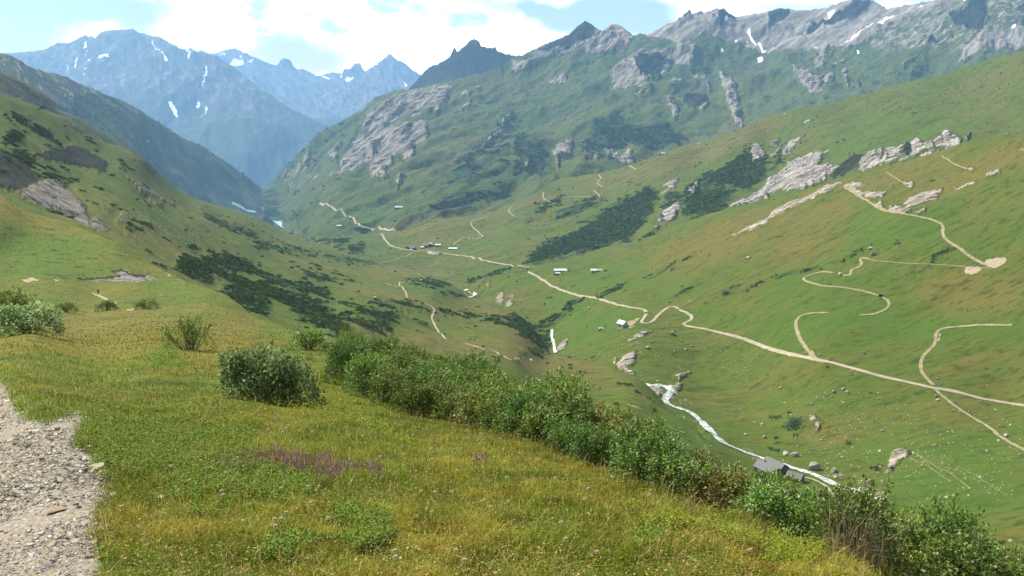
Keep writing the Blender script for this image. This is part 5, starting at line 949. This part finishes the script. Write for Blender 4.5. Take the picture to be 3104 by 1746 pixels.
def blades(name, base, H, W_, lean, cols, mat, topcol=None, kind='stuff', label=None, foot=.6):
    n = len(base); a = RNG.uniform(0, 6.283, n); w_ = np.c_[np.cos(a), np.sin(a), np.zeros(n)] * (W_ / 2)[:, None]
    b = RNG.uniform(0, 6.283, n); ln = np.c_[np.cos(b), np.sin(b), np.zeros(n)] * (H * lean)[:, None]; up_ = np.array([[0, 0, 1.]])
    m = base + ln * .28 + up_ * H[:, None] * .55; tp = base + ln + up_ * (H * np.sqrt(np.clip(1 - lean ** 2, .15, 1)))[:, None]; bs = base - up_ * .02
    V = np.stack([bs - w_, bs + w_, m + w_ * .75, m - w_ * .75, tp + w_ * .12, tp - w_ * .12], 1).reshape(-1, 3)
    i = np.arange(n)[:, None] * 6; Q = np.concatenate([i + np.array([[0, 1, 2, 3]]), i + np.array([[3, 2, 4, 5]])], 0)
    tc_ = cols if topcol is None else topcol
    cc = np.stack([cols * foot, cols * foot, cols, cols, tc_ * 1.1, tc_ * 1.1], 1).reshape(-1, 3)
    return link_obj(name, np_mesh(name, V, Q, False, {'col': cc}), mat, kind=kind)
def patchcol(p, q, n):
    a = fbm(np.c_[p[:, 0] * .55, p[:, 1] * .35, p[:, 0] * 0], 4, 91) + poly_mask(q, near_masks['tan'], 16) * .22 - poly_mask(q, near_masks['lush'], 14) * .25
    t_ = np.clip((a + RNG.normal(size=n) * .13 + .06) * 2.2, 0, 1)[:, None]
    g = np.array([[.138, .182, .015]]); y = np.array([[.33, .285, .034]]); s_ = np.array([[.48, .35, .12]]); rd = np.array([[.26, .12, .035]])
    c = g * (1 - t_) + y * t_
    c = np.where(RNG.random((n, 1)) < .07 + .13 * t_, s_, c); c = np.where(RNG.random((n, 1)) < .04 * t_ + .01, rd, c)
    return c * RNG.uniform(.6, 1.35, (n, 1)) * (1.18 + .9 * fbm(np.c_[p[:, 0] * 1.9, p[:, 1] * 1.2, p[:, 0] * 0], 3, 57)[:, None])
n = 430000; p, q = scatter(n, 75); n = len(p); Y = p[:, 1]
tus = np.clip(.8 + 1.7 * fbm(np.c_[p[:, 0] * 1.6, p[:, 1] * 1.1, p[:, 0] * 0], 3, 33), .35, 1.6)
H = RNG.uniform(.04, .145, n) * tus * np.where(Y > 25, 1.2, 1); W_ = np.maximum(RNG.uniform(.003, .0065, n), Y * .00065 * RNG.uniform(.7, 1.4, n))
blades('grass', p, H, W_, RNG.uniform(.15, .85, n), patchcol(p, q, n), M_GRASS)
n = 170000; p, q = scatter(n, 420); k = p[:, 1] > 45; p = p[k]; q = q[k]; n = len(p); Y = p[:, 1]
tk = fbm(np.c_[p[:, 0] / 2.5, p[:, 1] / 9, p[:, 0] * 0], 4, 39); k = tk > -.25; p = p[k]; q = q[k]; Y = Y[k]; tk = tk[k]; n = len(p)
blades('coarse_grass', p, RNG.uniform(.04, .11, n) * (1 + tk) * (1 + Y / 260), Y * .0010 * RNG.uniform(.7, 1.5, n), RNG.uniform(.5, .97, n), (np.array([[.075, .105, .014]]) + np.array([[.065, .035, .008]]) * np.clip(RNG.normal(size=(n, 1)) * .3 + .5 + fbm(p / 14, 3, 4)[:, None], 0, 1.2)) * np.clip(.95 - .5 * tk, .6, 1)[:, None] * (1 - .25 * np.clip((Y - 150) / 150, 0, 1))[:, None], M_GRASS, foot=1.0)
n = 5200; p, q = scatter(n, 18); n = len(p)
blades('dry_grass', p, RNG.uniform(.18, .38, n), np.maximum(.0035, p[:, 1] * .0006), RNG.uniform(.3, .95, n), np.array([[.52, .40, .17]]) * RNG.uniform(.6, 1.3, (n, 1)), M_GRASS)
def herbs(name, p, sz, hz, col, var=.35):
    n = len(p); c = p + np.c_[RNG.normal(size=n) * .01, RNG.normal(size=n) * .01, RNG.uniform(.1, 1, n) * hz]
    d = unit(np.c_[RNG.normal(size=n), RNG.normal(size=n), RNG.uniform(-.3, .7, n)]); s_ = unit(np.cross(d, np.array([0, 0, 1.]) + RNG.normal(size=(n, 3)) * .35)); L = sz * RNG.uniform(.6, 1.4, n) * np.maximum(1, p[:, 1] / 12)
    V, Q = leaf_quads(c, d, s_, L, L * RNG.uniform(.35, .75, n), .1); cc = np.repeat(np.array([col]) * RNG.uniform(1 - var, 1 + var, (n, 1)) * (1 + RNG.uniform(-.15, .15, (n, 3))), 5, 0)
    return link_obj(name, np_mesh(name, V, Q, False, {'col': cc}), M_LEAF, kind='stuff')
green_spots = [Z(9, [(550,200),(1100,250),(1932,300),(1932,900),(1500,950),(1200,750),(700,700),(500,400)]), Z(10, [(0,640),(450,700),(500,850),(0,900)]), Z(10, [(700,1000),(1000,1050),(1000,1250),(300,1350),(100,1250),(350,1150)]), Z(11, [(900,1180),(1150,1180),(1100,1260),(950,1240)]), Z(9, [(1500,620),(1932,600),(1932,820),(1600,760)])]
p, q = scatter(46000, 18, green_spots, 18, thr=.6); herbs('low_herbs', p, .030, .14, (.105, .175, .018), .5)
p, q = scatter(60000, 24); herbs('meadow_herbs', p, .022, .12, (.17, .20, .025), .7)
p, q = scatter(9000, 22); herbs('dry_herbs', p, .026, .13, (.34, .24, .10), .6)
mats = [Z(10, [(-200,60),(150,40),(400,110),(640,180),(900,280),(1080,370),(1330,500),(1290,545),(1000,470),(850,400),(640,310),(300,180),(0,130)]), Z(11, [(690,990),(900,1020),(1200,1060),(1600,1150),(1932,1250),(1932,1350),(1700,1310),(1450,1200),(1000,1110)]), Z(12, [(0,1150),(200,1200),(400,1300),(300,1449),(0,1449)])]
p, q = scatter(26000, 26, mats, 9, thr=.62); herbs('juniper_mat', p + np.c_[np.zeros(len(p)), np.zeros(len(p)), .03 + .07 * np.clip(fbm(p * 3.0, 2, 8) + .4, 0, 1)], .026, .12, (.20, .245, .020), .5)
p, q = scatter(12500, 60, [Z(5, [(1130,1225),(1335,1200),(1340,1290),(1180,1275)])], 3, thr=.5); herbs('bright_herbs', p, .035, .14, (.13, .26, .02))
hz = [Z(9, [(1600,600),(1932,540),(1932,660),(1700,680)]), Z(10, [(0,560),(130,520),(300,530),(420,560),(540,540),(600,600),(720,650),(960,640),(970,740),(800,700),(640,720),(600,760),(300,700),(120,640),(0,640)]), Z(10, [(1590,560),(1700,555),(1760,600),(1650,620)])]
p, q = scatter(6000, 26, hz, 4, thr=.6); n = len(p)
pk = np.where(RNG.random((n, 1)) < .25, np.array([[.46, .25, .36]]), np.array([[.34, .15, .18]])) * RNG.uniform(.6, 1.3, (n, 1))
blades('heather', p, RNG.uniform(.10, .18, n), np.maximum(.009, p[:, 1] * .0011), RNG.uniform(.05, .45, n), pk * np.array([[.7, .8, .8]]), M_GRASS, topcol=pk)
wh = [Z(9, P_) for P_ in ([(780,70),(1020,60),(1220,90),(1200,115),(900,110)],[(1120,260),(1250,240),(1390,270),(1300,300),(1180,310)],[(1010,480),(1190,450),(1200,480),(1030,520)],[(1320,730),(1420,700),(1400,770),(1340,780)],[(560,560),(720,540),(720,600),(560,680)],[(880,300),(960,300),(950,330)],[(1300,520),(1420,540),(1400,570)])] + [Z(5, [(500,1050),(900,1020),(1200,1080),(1200,1150),(700,1220),(480,1200)]), Z(5, [(1150,830),(1400,855),(1400,870),(1150,855)])]
p, q = scatter(2600, 40, wh, 6, thr=.75); herbs('withered_herbs', p, .026, .12, (.46, .38, .27), .4)
# rusty stems at the foot of the thicket
rs = [stroke([(400,420),(470,432),(546,452),(600,476),(644,494),(700,512),(764,534),(828,556),(887,578)], 9)]
p, q = scatter(2600, 30, rs, 6, thr=.62); n = len(p)
blades('withered_stems', p, RNG.uniform(.10, .32, n), np.maximum(.005, p[:, 1] * .0006), RNG.uniform(.1, .6, n), np.where(RNG.random((n, 1)) < .5, np.array([[.20, .12, .05]]), np.array([[.30, .23, .07]])) * RNG.uniform(.5, 1.5, (n, 1)), M_GRASS)
p, q = scatter(5200, 14, [Z(12, [(380,1050),(700,1100),(1000,1120),(1400,1300),(1300,1449),(800,1400),(450,1250)])], 8, thr=.4); n = len(p)
blades('dry_twigs', p, RNG.uniform(.25, .75, n), np.full(n, .007), RNG.uniform(.05, .6, n), np.array([[.36, .27, .18]]) * RNG.uniform(.5, 1.3, (n, 1)), M_GRASS)

# ------------------------------------------------------------------ stony path
gi = np.nonzero((sN.M['gravel'] + fbm(sN.flatV * np.array([[2.5, 2.5, 0]]), 3, 2) * .6 + RNG.normal(size=len(sN.q)) * .12 > .5) & (sN.q[:, 0] > -80) & (sN.flatV[:, 1] < 26))[0]
def chips():
    n = 60000; wt = np.clip(.35 + 1.6 * fbm(sN.flatV[gi] * np.array([[.9, .6, 0]]), 3, 12), .05, 1.2); pk = RNG.choice(gi, n, p=wt / wt.sum()); c = sN.flatV[pk] + RNG.normal(size=(n, 3)) * np.array([.05, .08, 0]); Y = c[:, 1]
    sz = RNG.lognormal(-5.15, .68, n) * np.clip(Y / 8, .7, 1.6); T_ = np.array([[1,.1,0],[.3,.9,.05],[-.7,.6,0],[-.95,-.3,.05],[-.1,-.85,0],[.7,-.6,.02]]); m = 6
    a = RNG.uniform(0, 6.28, n); tl = RNG.normal(size=(n, 2)) * .22; sx = RNG.uniform(.8, 1.5, n); V = []
    ring = T_[None] * RNG.uniform(.75, 1.25, (n, m, 1)); x = ring[..., 0] * sx[:, None]; y = ring[..., 1]; X = x * np.cos(a)[:, None] - y * np.sin(a)[:, None]; Y2 = x * np.sin(a)[:, None] + y * np.cos(a)[:, None]
    Zt = X * tl[:, :1] + Y2 * tl[:, 1:]; th = RNG.uniform(.12, .4, n)[:, None]
    top = np.stack([X * .85, Y2 * .85, Zt + th], -1); bot = np.stack([X, Y2, Zt - .3], -1); V = np.concatenate([top, bot], 1) * sz[:, None, None] + c[:, None]
    i = (np.arange(n) * 12)[:, None]; Q = [i + np.array([[0, 1, 2, 3]]), i + np.array([[0, 3, 4, 5]])] + [i + np.array([[k + 6, (k + 1) % 6 + 6, (k + 1) % 6, k]]) for k in range(6)]
    base = np.where(RNG.random((n, 1)) < .10, np.array([[.58, .57, .54]]), np.array([[.30, .28, .255]])); base = np.where(RNG.random((n, 1)) < .25, np.array([[.38, .32, .23]]), base) * RNG.uniform(.5, 1.3, (n, 1))
    m_ = leaf_mat('stone_chip', 0.0)
    link_obj('gravel', np_mesh('gravel', V.reshape(-1, 3), np.concatenate(Q, 0), False, {'col': np.repeat(base, 12, 0)}), m_, kind='stuff')
chips()
M_SLABT = flat_mat('tan_slab', (0.36, 0.29, 0.19), .9, .3, 6, bump=.01); M_SLABG = flat_mat('grey_slab', (0.22, 0.22, 0.23), .7, .35, 6, bump=.01); M_SLABW = flat_mat('white_quartz', (0.62, 0.61, 0.59), .7, .2, 6, bump=.01)
def slab_stone(px, py, wpx, mat, label, thick=.28, seed=0, yaw=0):
    loc = at(px, py, N_); s_ = wpx / F * loc[1] / 2; me = boulder_mesh(seed, thick).copy(); me.materials.clear()
    o = link_obj('stone_slab', me, mat, label=label, cat='stone'); o.location = (loc[0], loc[1], loc[2] + s_ * thick * .35); o.scale = (s_, s_ * .8, s_); o.rotation_euler = (.1, -.05, yaw)
for px, py, wd, mt, lb, th in ((54,512,24,M_SLABT,'large flat tan slab lying loose in the stony path',.3),(33,498,14,M_SLABG,'bluish grey flat stone just above the large tan slab',.25),(33,556,10,M_SLABW,'white stone at the lower edge of the path, left one',.5),(68,545,9,M_SLABW,'white stone near the path verge below the tan slab',.5),(47,567,20,M_SLABG,'dark grey slate plate at the bottom of the path',.22),
                               (50,476,18,M_SLABG,'long dark slate above the tan slab',.22),(12,440,18,M_SLABT,'flat tan stone in the upper path',.25),(46,455,8,M_SLABG,'grey stone at the right edge of the upper path',.4),(40,473,8,M_SLABW,'white stone above the dark slate',.5),(7,402,6,M_SLABW,'small white stone at the far end of the path',.5),(16,419,6,M_SLABW,'upper small white stone by the path verge',.5),(12,539,12,M_SLABT,'sandy coloured flat stone on the left of the lower path',.3),(66,528,10,M_SLABG,'grey slate right below the tan slab',.3)):
    slab_stone(px, py, wd, mt, lb, th, seed=int(px), yaw=px)

# ------------------------------------------------------------------ seed heads and flowers
def head_mesh(seed, kind):
    r = np.random.default_rng(seed); n = 90 if kind == 'seed' else 26; d = unit(r.normal(size=(n, 3)))
    if kind != 'seed': d[:, 2] = np.abs(d[:, 2]) * .6; d = unit(d)
    s_ = unit(np.cross(d, r.normal(size=(n, 3)))); c = d * .002
    V, Q = leaf_quads(c, d, s_, .017 if kind == 'seed' else .016, .0075 if kind == 'seed' else .009, .1); col = {'seed': (.80, .72, .56), 'orange': (.60, .30, .05), 'brown': (.13, .05, .02)}[kind]
    me = np_mesh('head', V, Q, False, {'col': np.repeat(np.array([col]) * r.uniform(.75, 1.2, (n, 1)), 5, 0)}); me.materials.append(M_GRASS); return me
HM = {k: head_mesh(i, k) for i, k in enumerate(('seed', 'orange', 'brown'))}
V = []; F_ = []; tube(V, F_, [(0, 0, -.02), (.004, .002, .08), (0, 0, .17)], .0018, .0013, 4); STM = py_mesh('stem', V, F_); STM.materials.append(flat_mat('flower_stem', (.10, .075, .03), .9))
SPOT = ['above', 'below', 'left of', 'right of']
def flower(px, py, kind, label, group, sc=1.0):
    loc = at(px, py + 9, N_); o = bpy.data.objects.new({'seed': 'seed_head', 'orange': 'hawkweed_flower', 'brown': 'withered_flower'}[kind], None); C.objects.link(o); o.location = loc; o['label'] = label; o['category'] = 'flower'; o['group'] = group
    h_ = bpy.data.objects.new('head', HM[kind]); C.objects.link(h_); h_.parent = o; h_.location = (0, 0, .17); s_ = bpy.data.objects.new('stem', STM); C.objects.link(s_); s_.parent = o; sc *= 1.05 * max(1, loc[1] / 9) ** .3; o.scale = (sc, sc, sc)
FL = {'seed': Z(10, [(230,355),(805,412),(205,382),(98,360),(78,200),(35,188),(400,818),(480,820),(195,835),(418,955),(235,1035),(200,1085),(155,1145),(148,1088),(1248,855),(1352,862),(1722,930),(1905,938),(1890,742),(1330,1028),(1052,1352),(1056,1405),(1510,1348),(1570,1428),(640,122),(1335,595),(1185,400),(1590,420),(940,578),(1475,860),(430,382),(325,372),(552,1082),(1770,985)]) + Z(9, [(820,140),(775,220),(850,280),(1440,765),(1680,852),(1690,885),(770,715),(1525,610),(1300,655),(930,990)]) + Z(11, [(325,748),(548,920),(575,832),(638,1355),(403,1250),(370,1115),(1790,1335),(1778,1000),(1030,882)]),
      'orange': Z(10, [(650,400),(683,470),(1198,1022),(1420,960),(1550,1110),(1572,1158),(1335,1190),(1688,1152),(1905,1440),(1015,500),(985,497)]) + Z(11, [(545,885),(500,1105),(1265,1440),(148,1090)]), 'brown': Z(9, [(1500,1165),(1530,1190),(1560,1120),(1845,1165),(1765,1415),(1380,1155)]) + Z(10, [(230,905),(375,970),(1210,1065),(1410,1100)])}
FM = {'the pink heather patch': (318, 466), 'the big tan path slab': (54, 512), 'the pale leaved willow': (275, 395), 'the bottom left corner of the meadow': (110, 560), 'the middle of the bottom edge': (512, 560), 'the bare foot of the thicket': (590, 465), 'the lower juniper mat': (700, 535), 'the small pink patch': (476, 460), 'the dark leafy hollow': (370, 530)}
for kind, L0 in FL.items():
    bins = {}
    for p_ in L0:
        k = min(FM, key=lambda m: math.dist(FM[m], p_)); dx_, dy_ = p_[0] - FM[k][0], p_[1] - FM[k][1]
        side = ('above' if dy_ < 0 else 'below') if abs(dy_) > abs(dx_) else ('left of' if dx_ < 0 else 'right of'); bins.setdefault((k, side), []).append((math.hypot(dx_, dy_), p_))
    nm = {'seed': 'cream seed head', 'orange': 'orange flower', 'brown': 'dark brown withered flower head'}[kind]
    for (k, side), L_ in bins.items():
        L_.sort()
        for i, (_, p_) in enumerate(L_): flower(p_[0], p_[1], kind, f'{nm} {ORD[i] + " " if len(L_) > 1 else ""}{side} {k}', nm + 's in the near meadow', 1.0 if kind == 'seed' else .8)

# ------------------------------------------------------------------ the walker on the trail
def person(loc, yaw):
    o = bpy.data.objects.new('person', None); C.objects.link(o); o.location = loc; o.rotation_euler = (0, 0, yaw); o['label'] = 'tiny walker in brownish red clothes on the bare pale trail'; o['category'] = 'person'
    J = [(0,0,.95,.13),(0,.01,1.15,.13),(0,.02,1.38,.15),(0,.01,1.5,.06),(0,-.02,1.62,.10),(0,-.02,1.72,.085),(.1,0,.88,.095),(.12,-.12,.48,.065),(.12,-.05,.07,.045),(.12,-.2,.03,.04),(-.1,0,.88,.095),(-.12,.08,.48,.065),(-.12,.28,.12,.045),(-.12,.2,.03,.04),
         (.19,.02,1.4,.06),(.25,.1,1.12,.045),(.24,-.04,.9,.032),(-.19,.02,1.4,.06),(-.26,-.05,1.14,.045),(-.24,-.22,.98,.032)]
    E = [(0,1),(1,2),(2,3),(3,4),(4,5),(0,6),(6,7),(7,8),(8,9),(0,10),(10,11),(11,12),(12,13),(2,14),(14,15),(15,16),(2,17),(17,18),(18,19)]
    for (i, sx) in ((16, 1), (19, -1)):
        for f in range(5):
            b = J[i]; J.append((b[0] + (f - 2) * .016, b[1] - .05, b[2] - .07 - .01 * (2 - abs(f - 2)), .009)); E.append((i, len(J) - 1))
    me = bpy.data.meshes.new('body'); me.from_pydata([j[:3] for j in J], E, []); ob = link_obj('body', me, M_CLOTH, o)
    md = ob.modifiers.new('skin', 'SKIN'); me.skin_vertices.new() if not me.skin_vertices else None
    for k, j in enumerate(J): me.skin_vertices[0].data[k].radius = (j[3], j[3])
    me.skin_vertices[0].data[0].use_root = True
    ob.modifiers.new('sub', 'SUBSURF').levels = 1
    import bmesh
    bm = bmesh.new(); bmesh.ops.create_icosphere(bm, subdivisions=2, radius=.112)
    for v in list(bm.verts):
        v.co.z = v.co.z * .9 + 1.70; v.co.y -= .01
    h_ = bpy.data.meshes.new('hair'); bm.to_mesh(h_); bm.free(); link_obj('hair', h_, M_WOOD, o)
    bm = bmesh.new(); bmesh.ops.create_cube(bm, size=1)
    for v in bm.verts: v.co = Vector((v.co.x * .3 * (1 if v.co.z < 0 else .8), v.co.y * .18 + .24, v.co.z * .48 + 1.22))
    bmesh.ops.bevel(bm, geom=bm.edges[:], offset=.04, segments=2, affect='EDGES')
    h_ = bpy.data.meshes.new('backpack'); bm.to_mesh(h_); bm.free(); link_obj('backpack', h_, M_PACK, o)
M_CLOTH = flat_mat('rusty_cloth', (.20, .065, .04), .9, .3, 4); M_PACK = flat_mat('backpack_cloth', (.12, .05, .035), .9, .3, 4)
person(at(98.5, 295.3, N_), math.radians(20))

# ------------------------------------------------------------------ small rubble and tussocks on the far slopes
def rubble(key, polys, n, sz, name='rubble', col=(.34, .30, .25)):
    s = SHEETS[key]; m = poly_mask(s.q, polys, 14); nz = fbm(s.flatV / 30, 3, 71); ok = np.nonzero(m + nz * 1.2 > .75)[0]
    c = s.flatV[RNG.choice(ok, n)] + RNG.normal(size=(n, 3)) * np.array([.8, .8, 0]); d = unit(RNG.normal(size=(n, 4, 3))); d[:, :, 2] = np.abs(d[:, :, 2])
    r = RNG.lognormal(0, .5, n) * sz; T_ = np.array([[1, 0, -.3], [0, 1, -.3], [-1, 0, -.3], [0, -1, -.3], [0, 0, .6]]); V = T_[None] * RNG.uniform(.6, 1.3, (n, 5, 1)); an = RNG.uniform(0, 6.28, n)
    X = V[..., 0] * np.cos(an)[:, None] - V[..., 1] * np.sin(an)[:, None]; Y = V[..., 0] * np.sin(an)[:, None] + V[..., 1] * np.cos(an)[:, None]
    V = np.stack([X, Y, V[..., 2]], -1) * r[:, None, None] + c[:, None]; i = (np.arange(n) * 5)[:, None]
    Q = np.concatenate([i + np.array([[a, (a + 1) % 4, 4]]) for a in range(4)], 0)
    link_obj(name, np_mesh(name, V.reshape(-1, 3), Q, False, {'col': np.repeat(np.array([col]) * RNG.uniform(.5, 1.4, (n, 1)), 5, 0)}), leaf_mat('rubble_stone', 0.0), kind='stuff')
rubble('right', [Z(12, [(0,0),(1300,0),(1932,300),(1932,900),(1000,900),(200,600),(0,300)]), Z(7, [(850,1040),(1900,1150),(1932,1449),(1000,1449),(700,1250)])], 2600, .34)
rubble('right', [Z(12, [(880,490),(1100,500),(1050,640),(900,720)]), Z(12, [(300,240),(450,260),(420,440),(300,400)]), Z(12, [(1000,480),(1400,600),(1800,850),(1700,850),(1300,680)])], 520, .30, col=(.27, .235, .185))
rubble('right', [stroke(Z(11, [(1160,20),(1215,55),(1150,115),(1220,175),(1400,255),(1560,420),(1720,500),(1880,560)]), 13), stroke(Z(12, [(60,600),(330,680),(620,800),(870,880)]), 9)], 800, .45, col=(.34, .31, .27))
rubble('left', [Z(5, [(700,100),(1300,150),(1700,400),(1300,420),(850,330)]), Z(6, [(0,380),(700,600),(900,760),(400,650)])], 1100, .4)
# rough grass and dwarf shrub tussocks that give the pasture its grain
def tussocks(key, n, sz, ylim, cols, seed):
    s = SHEETS[key]; ok = np.nonzero((s.flatV[:, 1] > ylim[0]) & (s.flatV[:, 1] < ylim[1]) & (s.M['rock'] < .3) & (fbm(s.flatV / (sz * 30), 4, seed) > -.02) & (s.q[:, 0] > -20) & (s.q[:, 0] < 1044))[0]
    c = s.flatV[RNG.choice(ok, n)] + RNG.normal(size=(n, 3)) * np.array([1, 1, 0]) * sz; d = unit(RNG.normal(size=(n, 3)) + np.array([0, 0, 1.2])); s_ = unit(np.cross(d, RNG.normal(size=(n, 3))))
    L = sz * .62 * RNG.lognormal(0, .35, n) * c[:, 1] / ylim[1] * 1.5; V, Q = leaf_quads(c - d * L[:, None] * .3, d, s_, L, L * 1.6, .3)
    cc = np.array(cols)[RNG.integers(0, len(cols), n)] * RNG.uniform(1.0, 1.6, (n, 1)); link_obj('tussock_grass', np_mesh('tussock_grass', V, Q, False, {'col': np.repeat(cc, 5, 0)}), M_NEEDLE, kind='stuff')
PAL = [(.052, .080, .010), (.064, .094, .012), (.095, .088, .020), (.046, .074, .010)]
tussocks('right', 36000, .8, (250, 1400), PAL, 81)
tussocks('left', 45000, .8, (340, 1900), PAL, 82)
tussocks('village_spur', 13000, 1.9, (1000, 2500), PAL, 83)
tussocks('shaded', 14000, 6, (2600, 5500), [(.040, .062, .02), (.052, .072, .024), (.034, .054, .018), (.07, .072, .035)], 85)
tussocks('opp', 12000, 5, (2700, 6000), [(.045, .072, .015), (.06, .084, .02), (.04, .066, .016), (.085, .082, .03)], 84)
